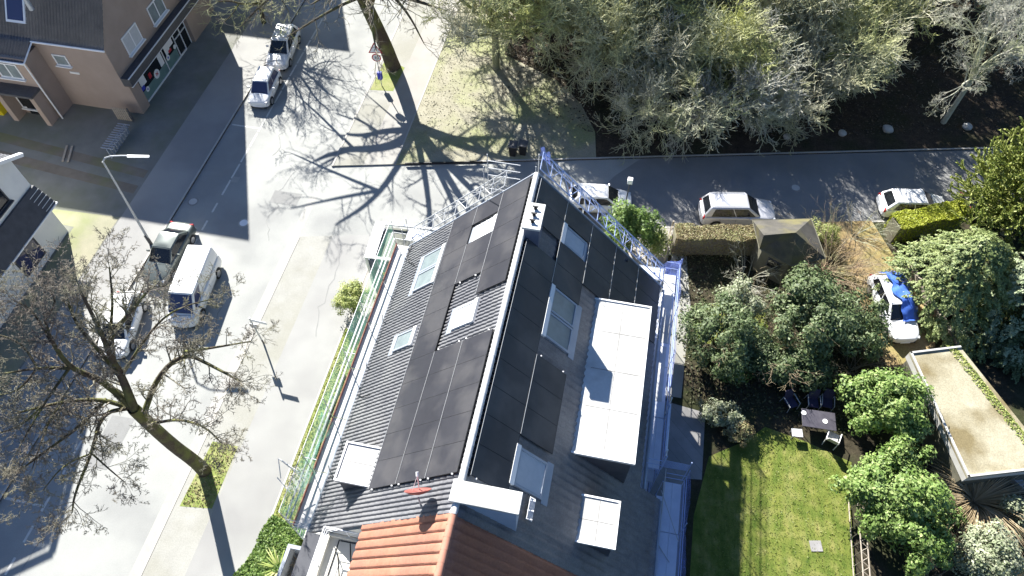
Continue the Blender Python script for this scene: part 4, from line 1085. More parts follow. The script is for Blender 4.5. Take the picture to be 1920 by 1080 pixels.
npmesh('tarp',np.array(V),np.array(Fq),M['bluetarp'],label='crumpled blue tarp lying over the white car on the driveway',cat='tarp')

# ------------------------------------------------------------------ bare trees
def norm(a): return a/np.maximum(np.linalg.norm(a,axis=-1,keepdims=True),1e-9)
def segs_mesh(P0,P1,R0,R1,n):
    d=norm(P1-P0); ref=np.where(np.abs(d[:,2:3])<.9,[[0,0,1.]],[[1.,0,0]])
    a=norm(np.cross(d,ref)); b=np.cross(d,a); N=len(P0)
    t=np.arange(n)*2*math.pi/n; c,s_=np.cos(t),np.sin(t)
    off=a[:,None,:]*c[None,:,None]+b[:,None,:]*s_[None,:,None]
    V=np.concatenate([P0[:,None,:]+off*R0[:,None,None],P1[:,None,:]+off*R1[:,None,None]],1).reshape(-1,3)
    base_=np.arange(N)[:,None]*(2*n); i=np.arange(n)[None,:]; j=(i+1)%n
    Fq=np.stack([base_+i,base_+j,base_+n+j,base_+n+i],-1).reshape(-1,4)
    return V,Fq
def grow(P,Dr,L,Rd,levels,rng):
    """vectorised branching: returns per-level segment lists"""
    out=[]
    for lv in levels:
        k=lv['k']; N=len(P); pts=[P]; d=norm(Dr)
        for i in range(k):
            d=norm(d+rng.normal(0,lv['wob'],(N,3))+np.array([0,0,lv.get('up',0)]))
            P=P+d*(L/k)[:,None]; pts.append(P)
        A=np.stack(pts,1)
        tp=lv.get('taper',.35)
        fr=np.linspace(1,tp,k+1)
        for i in range(k): out.append((A[:,i],A[:,i+1],Rd*fr[i],Rd*fr[i+1],lv['n']))
        m=lv.get('m',0)
        if not m: break
        t=rng.uniform(lv.get('t0',.15),1.0,(N,m)); t[:,0]=1.0
        f=t*k; i0=np.minimum(f.astype(int),k-1); fr_=f-i0; idx=np.arange(N)[:,None]
        Pc=A[idx,i0]*(1-fr_[...,None])+A[idx,i0+1]*fr_[...,None]
        dc=norm(A[idx,i0+1]-A[idx,i0])
        rv=rng.normal(0,1,(N,m,3)); rv=norm(rv-(rv*dc).sum(-1,keepdims=True)*dc)
        ang=rng.uniform(*lv['ang'],(N,m))[...,None]
        Dn=norm(dc*np.cos(ang)+rv*np.sin(ang)+np.array([0,0,lv.get('lift',0)]))
        Ln=(L[:,None]*lv['lr']*rng.uniform(.6,1.15,(N,m))*(1-.35*t))
        Rn=np.maximum(Rd[:,None]*(1-(1-tp)*t)*lv['rr'],lv.get('rmin',.006))
        P,Dr,L,Rd=Pc.reshape(-1,3),Dn.reshape(-1,3),Ln.ravel(),Rn.ravel()
    return out
def build_segs(name,out,m,parent):
    Vs=[];Fs=[];b=0
    for P0,P1,R0,R1,n in out:
        V,Fq=segs_mesh(P0,P1,R0,R1,n); Vs.append(V); Fs.append(Fq+b); b+=len(V)
    return npmesh(name,np.concatenate(Vs),np.concatenate(Fs),m,parent,smooth=True)
def limb_out(paths,n=8):
    """paths: list of (points, r0, r1) -> smoothed segments + start arrays"""
    segs=[];samples=[]
    for pts,r0,r1 in paths:
        P=np.array([tuple(p) for p in pts],float)
        for _ in range(2):                               # Chaikin corner cutting
            Q=[P[0]]
            for a,b in zip(P[:-1],P[1:]): Q+=[a*.75+b*.25,a*.25+b*.75]
            P=np.array(Q+[P[-1]])
        rr=np.linspace(r0,r1,len(P))
        segs.append((P[:-1],P[1:],rr[:-1],rr[1:],n)); samples.append((P,rr))
    return segs,samples
def sprout(samples,rng,per_m,lr,ang=(.6,1.3),lift=.2,rk=.45,rmax=.09,t0=.15):
    P=[];Dn=[];L=[];Rr=[]
    for A,rr in samples:
        ln=np.linalg.norm(A[1:]-A[:-1],axis=1); tot=ln.sum(); n=max(2,int(tot*per_m))
        for q in np.append(rng.uniform(t0,1,n),[1.,1.]):
            f=q*(len(A)-1); i=min(int(f),len(A)-2); p=A[i]+(A[i+1]-A[i])*(f-i); d=norm((A[i+1]-A[i])[None])[0]
            rv=rng.normal(0,1,3); rv-=rv.dot(d)*d; rv/=np.linalg.norm(rv); a=rng.uniform(*ang)*(1 if q<.99 else .5)
            P.append(p); Dn.append(d*math.cos(a)+rv*math.sin(a)+np.array([0,0,lift])); L.append(lr*rng.uniform(.55,1.2)); Rr.append(min(rmax,rr[i]*rk))
    return np.array(P),np.array(Dn),np.array(L),np.array(Rr)
TW=[dict(k=4,n=5,wob=.16,up=.03,m=6,ang=(.5,1.1),lr=.55,rr=.6,lift=.08,taper=.4),
    dict(k=3,n=4,wob=.2,up=.02,m=5,ang=(.5,1.2),lr=.62,rr=.65,rmin=.010,taper=.5),
    dict(k=3,n=3,wob=.28,m=4,ang=(.5,1.2),lr=.65,rr=.7,rmin=.009,taper=.6),
    dict(k=2,n=3,wob=.3,taper=.5)]
# big leaning tree bottom left, limbs surveyed from the photo
rng=np.random.default_rng(21)
b0=S(385,885,0)
def sv(*l): return [S(*q) for q in l]
t=thing('bare_oak_tree','large dark bare tree with mossy limbs rising from the small planting bed','tree',(b0.x,b0.y,.1))
top=S(250,766,8)
paths=[([b0+Vector((0,0,.05)),b0+Vector((.0,.02,1.5)),S(318,830,4.2),top],0.340,0.252),
 ([S(252,768,7.9),S(228,705,9.6),S(208,672,10.6),S(192,628,12),S(150,545,14)],0.200,0.035),
 ([S(268,780,7.4),S(295,705,8.6),S(345,660,9.6),S(405,690,9.6),S(450,715,9.4)],0.141,0.028),
 ([S(345,660,9.6),S(400,652,10.1),S(470,640,10.5)],0.074,0.021),
 ([S(212,680,10.4),S(206,625,11.4),S(240,592,12.4),S(278,545,13.4)],0.133,0.035),
 ([S(246,762,8.1),S(190,712,9.3),S(130,690,10.4),S(96,640,11.8),S(84,600,12.5)],0.163,0.035),
 ([S(130,690,10.4),S(70,690,11),S(10,700,11.5)],0.089,0.021),
 ([S(262,775,7.6),S(200,748,8.4),S(120,752,9.2),S(30,775,9.9)],0.133,0.028),
 ([S(240,765,8),S(190,775,8),S(172,850,8.2),S(140,925,8.3),S(135,962,8.4)],0.104,0.021),
 ([S(172,850,8.2),S(205,880,8.2),S(235,905,8.1)],0.044,0.014),
 ([S(282,795,6.9),S(335,785,7.8),S(385,800,8.5),S(415,830,8.8)],0.074,0.021),
 ([S(225,705,9.6),S(180,650,11),S(140,605,12),S(120,540,13)],0.104,0.028),
 ([S(206,625,11.4),S(212,570,12.5),S(205,500,13.4)],0.074,0.021),
 ([S(200,748,8.4),S(150,800,8.5),S(80,850,8.8),S(40,880,9)],0.089,0.021),
 ([S(228,705,9.6),S(262,650,10.5),S(300,600,11),S(340,575,11.3),S(400,560,11.2)],0.074,0.014),
 ([S(130,690,10.4),S(80,760,10.3),S(30,850,10)],0.067,0.014),
 ([S(96,640,11.8),S(60,580,12.6),S(20,560,13)],0.067,0.014),
 ([S(70,690,11),S(40,640,11.6),S(-30,620,12)],0.052,0.014),([S(84,600,12.3),S(110,560,12.8),S(70,530,13.2)],0.052,0.014),
 ([S(80,760,10.3),S(40,800,10.2),S(-30,820,10)],0.052,0.014),([S(120,752,9.2),S(90,790,9.3),S(60,880,9)],0.052,0.014),
 ([S(172,850,8.2),S(120,870,8.6),S(80,920,8.8)],0.044,0.014),([S(70,690,11),S(30,740,10.6),S(-40,740,10.4)],0.052,0.014)]
segs,smp=limb_out(paths,9)
build_segs('trunk',segs,M['bark'],t)
P,Dn,L,Rr=sprout(smp[1:],rng,3.8,1.2,rmax=.04)
build_segs('crown',grow(P,Dn,L,Rr,TW,rng),M['twig'],t)
# second, denser crown behind it on the left edge
def bare_tree(label,x,y,h,spread,seed,bm_,tm,trunk_r,limbs=9,low=.3,per_m=2.2,tw=TW,tl=1.5,name='bare_tree',group=None,lean=(0,0),trunk_h=None,dirs=None,rmax=.06,z=.1):
    rng=np.random.default_rng(seed); t=thing(name,label,'tree',(x,y,z),None,group)
    b=np.array([x,y,z]); th=trunk_h or h*.42
    tp=b+np.array([lean[0],lean[1],th])
    paths=[([b-np.array([0,0,.05]),b+np.array([lean[0]*.25,lean[1]*.25,th*.35]),tp],trunk_r,trunk_r*.72)]
    for i in range(limbs):
        if dirs: a,e=dirs[i]
        else: a=2*math.pi*(i+rng.uniform(-.3,.3))/limbs; e=rng.uniform(.15,1)
        st=b+(tp-b)*(rng.uniform(max(.55,low),1) if i>1 else 1)
        out=np.array([math.cos(a),math.sin(a),0])*spread*rng.uniform(.75,1.05)*(1.15-.55*e)
        end=st+out+np.array([0,0,(h-st[2])*(.12+.88*e)*rng.uniform(.85,1)])
        m1=st+out*.35+np.array([0,0,(end[2]-st[2])*.48])+rng.normal(0,.25,3); m2=st+out*.72+np.array([0,0,(end[2]-st[2])*.8])+rng.normal(0,.3,3)
        paths.append(([st,m1,m2,end],trunk_r*rng.uniform(.4,.6),.04))
        for _ in range(2):
            f=rng.uniform(.3,.7); p0=m1+(m2-m1)*f; dd=norm(((end-m1)+rng.normal(0,1.0,3)*spread*.45)[None])[0]
            e2=p0+dd*spread*rng.uniform(.4,.65); paths.append(([p0,(p0+e2)/2+rng.normal(0,.2,3),e2],trunk_r*.22,.025))
    segs,smp=limb_out(paths,8)
    build_segs('trunk',segs,bm_,t)
    P,Dn,L,Rr=sprout(smp[1:],rng,per_m,tl,rmax=rmax)
    build_segs('crown',grow(P,Dn,L,Rr,tw,rng),tm,t)
    return t
TWD=[dict(k=5,n=4,wob=.15,up=.05,m=6,ang=(.35,.9),lr=.82,rr=.62,lift=.08,rmin=.020,taper=.5,t0=.2),
     dict(k=4,n=3,wob=.19,up=.04,m=6,ang=(.4,1.0),lr=.72,rr=.75,rmin=.017,taper=.6,t0=.2),
     dict(k=4,n=3,wob=.24,up=.03,taper=.7)]
TWF=[dict(k=5,n=4,wob=.14,up=.03,m=4,ang=(.35,.9),lr=.7,rr=.6,lift=.05,rmin=.016,taper=.4),
     dict(k=4,n=3,wob=.2,m=4,ang=(.4,1.0),lr=.65,rr=.7,rmin=.011,taper=.5),dict(k=3,n=3,wob=.24,taper=.6)]
# thick street tree, crown mostly above the frame
t1=S(738,128,0)
bare_tree('thick trunked bare street tree next to the warning sign',t1.x,t1.y,15,9.5,12,M['bark'],M['twig'],.60,11,per_m=.9,name='street_tree',lean=(-1.6,.3),trunk_h=5.6,tl=1.8,rmax=.07,tw=TWF,low=.8,
   dirs=[(3.3,.15),(2.8,.35),(3.9,.3),(.3,.35),(-.6,.3),(-1.5,.45),(1.2,.6),(2.2,.7),(-.9,.7),(5.2,.5),(1.7,.9)])
t2=S(930,130,0)
bare_tree('slim bare tree in the leaf litter at the edge of the wood',t2.x,t2.y,11,5.6,13,M['barkolive'],M['twigolive'],.30,11,per_m=1.8,name='bare_tree',trunk_h=4.2,tw=TWD,low=.6,tl=1.7)
bare_tree('bare kerb tree whose twigs hang over the white estate car',-29.0,44.6,7.5,4.0,17,M['bark'],M['twigolive'],.2,11,per_m=2.2,name='street_tree',tw=TWF,trunk_h=3.0,lean=(.6,-.4))
proto=[]
fg='bare trees of the wood behind the side road'
WOOD=[('broad olive bare tree at the right end of the main twig mass',11.2,44.0,6.3,5.6,41,M['barkolive'],M['twigolive'],.33),
      ('mossy bare tree with long pale limbs at the wood edge beside the lit grass',2.0,41.8,6.0,5.4,42,M['barkolive'],M['twigolive'],.34),
      ('dense greyish bare tree between the two mossy ones along the road',6.4,41.0,4.8,4.8,43,M['barkolive'],M['twiggrey'],.28),
      ('pale barked thin bare tree in dark shade near the monkey puzzle',22.3,43.2,9.0,3.4,44,M['twiggrey'],M['twiggrey'],.2)]
for lab,x,y,h,sp,sd_,bm_,tm,tr in WOOD:
    proto.append(bare_tree(lab,x,y,h,sp,sd_,bm_,tm,tr,13 if x<20 else 9,per_m=2.1 if x<20 else 1.0,tw=TWD if x<20 else TW,group=fg,low=.35,trunk_h=h*.30 if x<20 else 4.6,tl=1.7))
for i,(lab,x,y,rz,s_) in enumerate((('bare tree deep in the wood behind the broad olive one',12.5,49.0,1.9,1.2),('bare tree deep in the wood behind the mossy one',-2.4,45.8,3.3,1.2),
      ('bare tree deep in the wood behind the greyish one',6.0,47.5,.8,1.2),('bare tree in the wood touching the top edge beside the lit grass',-5.5,51.0,4.4,1.5),
      ('thin bare tree at the top right corner of the wood',30.5,48.5,2.1,1.1),('bare tree beyond the top edge behind the dark gap of the wood',22.5,60,5.2,1.6),
      ('far bare tree closing the wood in the middle',1.5,53,2.6,1.4),('far bare tree closing the wood on the right',9.5,54.5,4.1,1.45),('far bare tree behind the thin ones',27.0,55.0,1.2,1.4),
      ('far bare tree beyond the top right corner',33,57,.3,1.9),('far bare tree beyond the top edge left of the wood',-5.5,60,1.3,2.2),('outermost far bare tree of the wood',13,61,2.9,2.0))):
    tag(copy_thing(proto[(0,1,0,1,3,0,1,0,3,0,1,0)[i]],(x,y,.1),rz,s_),lab)
# ------------------------------------------------------------------ leafy plants
def leaf_quads(C,Nn,size,rng,aspect=.5,bend=.25):
    """one folded leaf per centre, facing roughly along Nn"""
    N=len(C); Nn=norm(Nn); rv=norm(np.cross(Nn,rng.normal(0,1,(N,3)))); sv_=np.cross(Nn,rv)
    l=size*rng.uniform(.45,1.4,N)[:,None]; w_=l*aspect
    a=C-rv*l*.5; b=C+rv*l*.5; m1=C+sv_*w_*.5-Nn*l*bend*.3; m2=C-sv_*w_*.5-Nn*l*bend*.3
    V=np.stack([a,m1,b,m2],1).reshape(-1,3); Fq=np.arange(4*N).reshape(N,4)
    return V,Fq
def shrub(label,x,y,rx,ry,h,m,seed,leaves=6000,size=.16,clumps=70,clump_r=.42,name='shrub',cat='shrub',aspect=.5,z=.1,squash=1.0,zc=None,group=None,stem=True,upw=.6,fill=.25):
    rng=np.random.default_rng(seed); t=thing(name,label,cat,(x,y,z),None,group)
    zc=h*.5 if zc is None else zc
    d=norm(rng.normal(0,1,(clumps,3))); d[:,2]=np.abs(d[:,2])*1.0-.25*rng.random(clumps); d=norm(d)
    rad=rng.uniform(.72,1.05,clumps)[:,None]; ins=rng.random(clumps)<fill; rad[ins]*=.6
    lump=1+.16*np.sin(d[:,0:1]*5+seed)+.12*np.sin(d[:,1:2]*7+seed*2)
    C=np.array([x,y,z+zc])+d*rad*lump*np.array([rx,ry,h-zc])*np.array([1,1,1])
    per=max(4,leaves//clumps); k=rng.integers(0,clumps,per*clumps)
    o=norm(rng.normal(0,1,(per*clumps,3)))*(rng.random((per*clumps,1))**.4)*clump_r*rng.uniform(.7,1.3,(clumps,1))[k]
    P=C[k]+o; P[:,2]=np.maximum(P[:,2],z+.05)
    Nn=norm(o)+d[k]*.5+np.array([0,0,upw])+rng.normal(0,.45,P.shape)
    V,Fq=leaf_quads(P,Nn,size,rng,aspect)
    npmesh('crown',V,Fq,m,t)
    if stem:
        mb=MB()
        for i in range(9):
            q=C[rng.integers(0,clumps)]; mb.path([(x+rng.normal(0,.12),y+rng.normal(0,.12),z),((x+q[0])/2,(y+q[1])/2,z+(q[2]-z)*.6),tuple(q)],.05,5,.015)
        mb.build('stem',M['bark'],t)
    return t
def sh(label,u,v,zs,rx,ry,h,m,seed,**k):
    p=S(u,v,zs); return shrub(label,p.x,p.y,rx,ry,h,m,seed,**k)
sh('dark rounded evergreen shrub beside the garden walk',1355,630,1.6,2.15,2.2,3.2,M['leafdark'],1,leaves=12000,size=.17,clumps=120)
sh('pale grey green shrub above the dark rounded one',1390,568,1.8,1.5,1.1,2.7,M['leafpale'],2,leaves=5000,size=.15,clumps=50)
sh('largest dark rhododendron like shrub in the middle of the garden',1535,600,2.0,2.8,2.5,4.0,M['leafdark'],3,leaves=15000,size=.19,clumps=140,clump_r=.5)
sh('lower right flank shrub of dull green beside the driveway car',1610,625,1.2,1.3,1.2,2.2,M['leafdark'],4,leaves=5000,size=.14,clumps=50)
sh('low dark shrub below the twiggy bush',1480,690,1.0,2.3,1.1,2.0,M['leafdark'],5,leaves=9000,size=.16,clumps=90)
sh('bright green laurel bush beside the garden table',1658,765,1.6,1.9,1.75,3.5,M['leafbright'],6,leaves=15000,size=.19,clumps=120,clump_r=.45)
sh('large bright laurel bush beside the white lattice fence',1695,945,1.8,2.4,2.5,3.6,M['leafbright'],7,leaves=19000,size=.19,clumps=150,clump_r=.45)
sh('pale flowering shrub in the lower right corner',1850,1050,1.5,1.4,1.4,2.8,M['leafpale'],8,leaves=8000,size=.16,clumps=80)
sh('small round olive bush with a hard shadow at the street verge',662,562,1.1,1.1,1.05,1.9,M['leafspike'],9,leaves=8000,size=.10,clumps=80,clump_r=.27,zc=1.0)
sh('glossy evergreen bush behind the gable scaffold',1178,430,1.5,1.5,1.4,2.9,M['leafmid'],10,leaves=8000,size=.18,clumps=80)
sh('yellowing bush at the corner of the gable',1232,462,.6,.9,.8,1.4,M['leafspike'],14,leaves=3000,size=.12,clumps=40)
sh('flower clump with reddish leaves beside the slab path',1350,780,.6,1.1,.75,1.1,M['leafpale'],11,leaves=3200,size=.13,clumps=45,clump_r=.28)
sh('brown leaved small bush at the lawn edge',1385,815,.5,.75,.6,.9,M['leafbeech'],12,leaves=1800,size=.12,clumps=30,clump_r=.25)
sh('small green plant by the dark path corner',1368,690,.7,.8,.7,1.2,M['leafmid'],15,leaves=2500,size=.15,clumps=30)
sh('grey leaved bush in the bottom right shade',1905,965,.8,.8,.7,1.6,M['leafpale'],16,leaves=2200,size=.14,clumps=25)
def hedge(label,p0,p1,wd,h,m,seed,leaves,size=.1,z=.1,name='hedge'):
    rng=np.random.default_rng(seed); a=np.array([p0.x,p0.y]); b=np.array([p1.x,p1.y]); L=np.linalg.norm(b-a); d=(b-a)/L; n=np.array([-d[1],d[0]])
    c=(a+b)/2; t=thing(name,label,'hedge',(c[0],c[1],z))
    u=rng.random(leaves)*L; v=rng.uniform(-.5,.5,leaves); w_=rng.random(leaves)
    side=rng.random(leaves); 
    v=np.where(side<.4,np.sign(v)*(.5-.08*rng.random(leaves)**2*3),v); zz=np.where(side<.4,w_*h,h-(.14*rng.random(leaves)**1.5))
    zz=zz+.05*np.sin(u*3)+.04*np.sin(u*7+1); v=v*(wd*(1+.10*np.sin(u*2.3)))
    P=np.stack([a[0]+d[0]*u+n[0]*v,a[1]+d[1]*u+n[1]*v,z+np.maximum(.03,zz)],1)
    top=(side>=.4)[:,None]
    Nn=np.where(top,[[0,0,1.]],np.stack([n[0]*np.sign(v),n[1]*np.sign(v),np.zeros(leaves)],1))+rng.normal(0,.5,(leaves,3))
    V,Fq=leaf_quads(P,Nn,size,rng,.6); npmesh('foliage',V,Fq,m,t)
    core=MB(); q=[a-n*wd*.36,b-n*wd*.36,b+n*wd*.36,a+n*wd*.36]
    core.prism([tuple(x) for x in q],z,z+h-.18); core.build('branches',M['twig'],t)
    return t
hedge('clipped golden green hedge in front of the shaded white hatchback',S(1672,430,.9),S(1800,402,.9),1.25,1.6,M['leaflime'],21,11000,.11)
hedge('clipped dry beech hedge below the silver car',S(1262,450,1.0),S(1418,452,1.0),1.15,1.75,M['leafbeech'],22,11000,.10)
hedge('low dense hedge beside the low balcony at the bottom edge',S(545,985,.6),S(475,1100,.6),1.7,1.0,M['leafmid'],23,12000,.12)
sh('mossy topped clipped bush between the shed and the driveway',1545,440,.7,.85,.75,1.3,M['leafspike'],24,leaves=5500,size=.09,clumps=60,clump_r=.28)
# cypress like trees with hanging sprays
def conifer(label,x,y,r,h,m,seed,sprays=520,per=46,size=.17,z=.1,name='cypress_tree'):
    rng=np.random.default_rng(seed); t=thing(name,label,'tree',(x,y,z))
    MB().path([(x,y,z),(x,y,z+h*.5),(x,y,z+h*.93)],.22,8,.04).build('trunk',M['bark'],t)
    f=rng.random(sprays)**1.25; a=rng.uniform(0,6.283,sprays); zz=z+.3+f*(h-.4)
    prof=r*np.clip((1-f)**.62+.06,0,1)*rng.uniform(.78,1.1,sprays)*(1+.13*np.sin(a*4+f*9+seed))
    C=np.stack([x+np.cos(a)*prof,y+np.sin(a)*prof,zz],1); out=np.stack([np.cos(a),np.sin(a),np.full(sprays,.15)],1)
    out=norm(out+rng.normal(0,.2,out.shape))
    k=np.repeat(np.arange(sprays),per); n=len(k); q=rng.random(n)
    ax=out[k]; lat=norm(np.cross(ax,np.array([0,0,1.]))); ln=rng.uniform(.45,.85,sprays)[k]
    P=C[k]+ax*(q-.7)[:,None]*ln[:,None]+lat*(rng.uniform(-.5,.5,n)*(1-q)*.75*ln)[:,None]+np.stack([np.zeros(n),np.zeros(n),-.35*q*q*ln+rng.normal(0,.03,n)],1)
    Nn=np.array([0,0,.8])+ax*.7+rng.normal(0,.35,(n,3))
    V,Fq=leaf_quads(P,Nn,size,rng,.42); npmesh('crown',V,Fq,m,t)
    return t
p=S(1795,520,2.4); conifer('grey green cypress with drooping sprays beside the golden hedge',p.x+.2,p.y,3.5,5.8,M['leafgrey'],31,1050,46)
p=S(1905,540,3); conifer('bluish pale cypress at the right edge below the monkey puzzle',p.x+.8,p.y-.4,3.1,6.4,M['leafblue'],32,640,46)
p=S(1900,640,1.2); conifer('dark low cypress behind the flat garage roof',p.x+.6,p.y,1.9,3.2,M['leafdark'],33,300,40)
# monkey puzzle tree: whorled rope-like limbs clad in stiff leaves
def monkey(label,x,y,r,h,seed,z=.1):
    rng=np.random.default_rng(seed); t=thing('monkey_puzzle_tree',label,'tree',(x,y,z))
    MB().path([(x,y,z),(x,y,z+h*.6),(x,y,z+h)],.25,9,.06).build('trunk',M['barkolive'],t)
    N=500; f=rng.random(N)**.9; a=rng.uniform(0,6.283,N); zz=z+1.0+f*(h-1.2)
    L=r*np.clip(1.05-.75*f,.2,1)*rng.uniform(.75,1.05,N)
    P=np.stack([np.full(N,x),np.full(N,y),zz],1); Dn=np.stack([np.cos(a),np.sin(a),.1+.35*f],1)
    lv=[dict(k=6,n=5,wob=.10,up=.04,m=7,ang=(.4,.9),lr=.36,rr=.95,lift=.1,taper=.8,t0=.3),dict(k=4,n=5,wob=.18,up=.12,taper=.7)]
    out=grow(P,Dn,L,np.full(N,.05),lv,rng)
    P0=np.concatenate([o[0] for o in out]); P1=np.concatenate([o[1] for o in out]); Rr=np.concatenate([o[2] for o in out])
    V1,F1=segs_mesh(P0,P1,Rr,np.concatenate([o[3] for o in out]),5)
    per=9; k=np.repeat(np.arange(len(P0)),per); q=rng.random((len(k),1)); C=P0[k]*(1-q)+P1[k]*q; d=norm(P1-P0)[k]
    rv=norm(np.cross(d,rng.normal(0,1,d.shape))); rad=.06
    tip=C+rv*rad*1.5+d*.13; s_=np.cross(rv,d)*.036
    V2=np.stack([C+s_,tip+s_*.3,tip-s_*.3,C-s_],1).reshape(-1,3); F2=np.arange(4*len(k)).reshape(-1,4)+len(V1)
    npmesh('crown',np.concatenate([V1,V2]),np.concatenate([F1,F2]),M['leafspike'],t)
p=S(1905,385,3.0); monkey('yellow green monkey puzzle tree overhanging the side road',p.x+.9,p.y+.4,4.5,9.2,51)
# twiggy bare bushes
def twigbush(label,u,v,zc,r,h,m,seed,stems=26,lv=None,z=.1,up=.9,fan=None,rad=.022,name='bare_bush'):
    rng=np.random.default_rng(seed); p=S(u,v,zc); t=thing(name,label,'bush',(p.x,p.y,z))
    a=rng.uniform(0,6.283,stems) if fan is None else rng.normal(fan[0],fan[1],stems)
    Dn=np.stack([np.cos(a),np.sin(a),rng.uniform(.4,1.3,stems)*up],1); P=np.tile([p.x,p.y,z],(stems,1))+rng.normal(0,.12,(stems,3))*[1,1,0]
    L=rng.uniform(.7,1.1,stems)*math.hypot(r,h)
    lv=lv or [dict(k=5,n=4,wob=.10,up=.0,m=6,ang=(.25,.7),lr=.5,rr=.6,lift=.05,taper=.4,t0=.3),dict(k=4,n=3,wob=.16,m=4,ang=(.3,.8),lr=.5,rr=.7,rmin=.007,taper=.5),dict(k=3,n=3,wob=.2,taper=.6)]
    out=grow(P,Dn,L,np.full(stems,rad),lv,rng); build_segs('stems',out,m,t); return t
twigbush('large tangled bare bush between the shed and the driveway',1550,500,.6,2.2,2.5,M['drystem'],61,70)
twigbush('bare upright shrub in shade below the beech hedge',1400,520,.8,1.0,2.0,M['twiggrey'],62,16)
twigbush('pale arching bare bush growing between the two evergreen shrubs',1430,640,1.2,1.8,3.0,M['drystem'],63,34)
twigbush('bare twig bush at the driveway gate',1605,440,.3,.9,1.6,M['twiggrey'],64,9)
twigbush('small bare twigs beside the flat garage',1600,690,.4,1.0,1.3,M['twig'],65,14)
twigbush('low bare bush at the bottom right edge',1740,1075,.4,.9,1.2,M['drystem'],66,20)
p=S(1835,935,.6); t=thing('pampas_grass','straw coloured spiky grass tuft at the garage corner','ornamental grass',(p.x,p.y,.1))
V,Fq=blades(620,(p.x,p.y,.15),2.9,.024,np.random.default_rng(8),up=2.2,droop=.9,spread=1.0); npmesh('leaves',V,Fq,M['grassblade'],t)
# grass tufts and fallen leaves as ground cover
def scatter(name,label,cat,poly,n,m,size,seed,aspect=.5,up=1.0,z=.11):
    rng=np.random.default_rng(seed); poly=np.array(poly); lo=poly.min(0); hi=poly.max(0); P=[]
    pts=lo+(hi-lo)*rng.random((n*3,2)); ins=np.zeros(len(pts),bool); j=len(poly)-1
    for i in range(len(poly)):
        xi,yi=poly[i]; xj,yj=poly[j]
        c=((yi>pts[:,1])!=(yj>pts[:,1]))&(pts[:,0]<(xj-xi)*(pts[:,1]-yi)/(yj-yi+1e-12)+xi); ins^=c; j=i
    pts=pts[ins][:n]
    C=np.concatenate([pts,np.full((len(pts),1),z)+rng.random((len(pts),1))*size*.5],1)
    Nn=np.array([0,0,up])+rng.normal(0,.6,C.shape)
    V,Fq=leaf_quads(C,Nn,size,rng,aspect); npmesh(name,V,Fq,m,label=label,cat=cat,kind='stuff')
scatter('lawn_grass','short green grass blades of the garden lawn','grass',[(6.4,0),(14.0,0),(14.1,13.8),(14.2,16.2),(12,16.9),(10,17.2),(9,16.2),(7.2,15)],15000,leafmat('lawn_blade',[(0,(.09,.13,.022)),(.5,(.165,.20,.04)),(1,(.27,.26,.085))]),.09,71,.3,.5)
scatter('street_grass','tufts of yellowish grass in the strip under the green scaffold','grass',[(-13.4,3),(-9.6,3),(-9.6,16),(-13.4,18.6)],14000,leafmat('street_blade',[(0,(.16,.20,.03)),(.5,(.27,.28,.07)),(1,(.38,.36,.15))]),.12,72,.35,.6)
scatter('fallen_leaves','pale fallen leaves strewn on the litter grass','leaves',[(-14.2,32.5),(-1.6,35.2),(-1.9,40),(-9.6,60),(-14.2,60)],6500,leafmat('fallen_leaf',[(0,(.22,.20,.14)),(.5,(.29,.27,.195)),(1,(.37,.34,.26))]),.11,73,.6,1.6)
scatter('forest_leaves','brown dead leaves covering the dark wood floor','leaves',[(-9,40),(-1,37),(34,44.5),(34,58),(-9,60)],14000,leafmat('dead_leaf',[(0,(.035,.026,.018)),(.6,(.085,.062,.04)),(1,(.15,.115,.08))],trans=0),.15,74,.6,1.4)
scatter('bed_weeds','weeds and leaves in the tree planting bed','weeds',[(-18.05,7.6),(-16.55,7.8),(-16.6,10.9),(-17.95,10.9)],700,M['leafbeech'],.11,75,.5,.6)
scatter('soil_leaves','leaves and low weeds on the dark garden soil','weeds',[(5.9,18),(16,18),(16.5,28.5),(4.5,28.5)],7000,leafmat('soil_leaf',[(0,(.03,.04,.012)),(.6,(.07,.075,.03)),(1,(.13,.115,.06))],trans=0),.14,76,.6,1.0)

# ------------------------------------------------------------------ garden things
gp=thing('flat_roof_garage','long garage with a mossy gravel flat roof beside the driveway','garage',(18.8,19,.1))
ga=[S(1706,660,2.5),S(1815,895,2.5)]; d=(ga[1]-ga[0]); n_=Vector((-d.y,d.x,0)).normalized()
e=(S(1788,648,2.5)-ga[0]); 
dd=d.normalized(); 
q=[ga[1],ga[1]+Vector((4.2,1.35,0)),ga[0]+Vector((2.62,.9,0)),ga[0]]
cc=sum(q,Vector())/4
MB().prism([(p.x+(cc.x-p.x)*.04,p.y+(cc.y-p.y)*.04) for p in q],0,1.95).build('wall',M['shedwall'],gp)  # wall coloured dark to stand for the shade under the roof overhang
MB().prism([(p.x,p.y) for p in q],2.34,2.46).build('roof',M['gravelroof'],gp)
MB().prism([(p.x,p.y) for p in q],1.952,2.338).build('fascia',M['concrete'],gp)
rm=MB()
for a,b in ((q[0],q[3]),(q[3],q[2]),(q[0],q[1])):
    v=(b-a).normalized(); nn=Vector((-v.y,v.x,0))*.1
    if nn.dot(cc-a)<0: nn=-nn
    pts=[a,b,b+nn,a+nn]
    if (b-a).cross(nn).z<0: pts=pts[::-1]
    rm.prism([(p.x,p.y) for p in pts],2.462,2.55)
rm.build('roof_rim',M['concrete'],gp)
rng=np.random.default_rng(17)
mo=np.array([tuple(q[2].lerp(q[1],rng.random())+Vector((-.25-.5*rng.random()**2,-.1,0))) for _ in range(1500)]); mo[:,2]=2.47+rng.random(1500)*.06
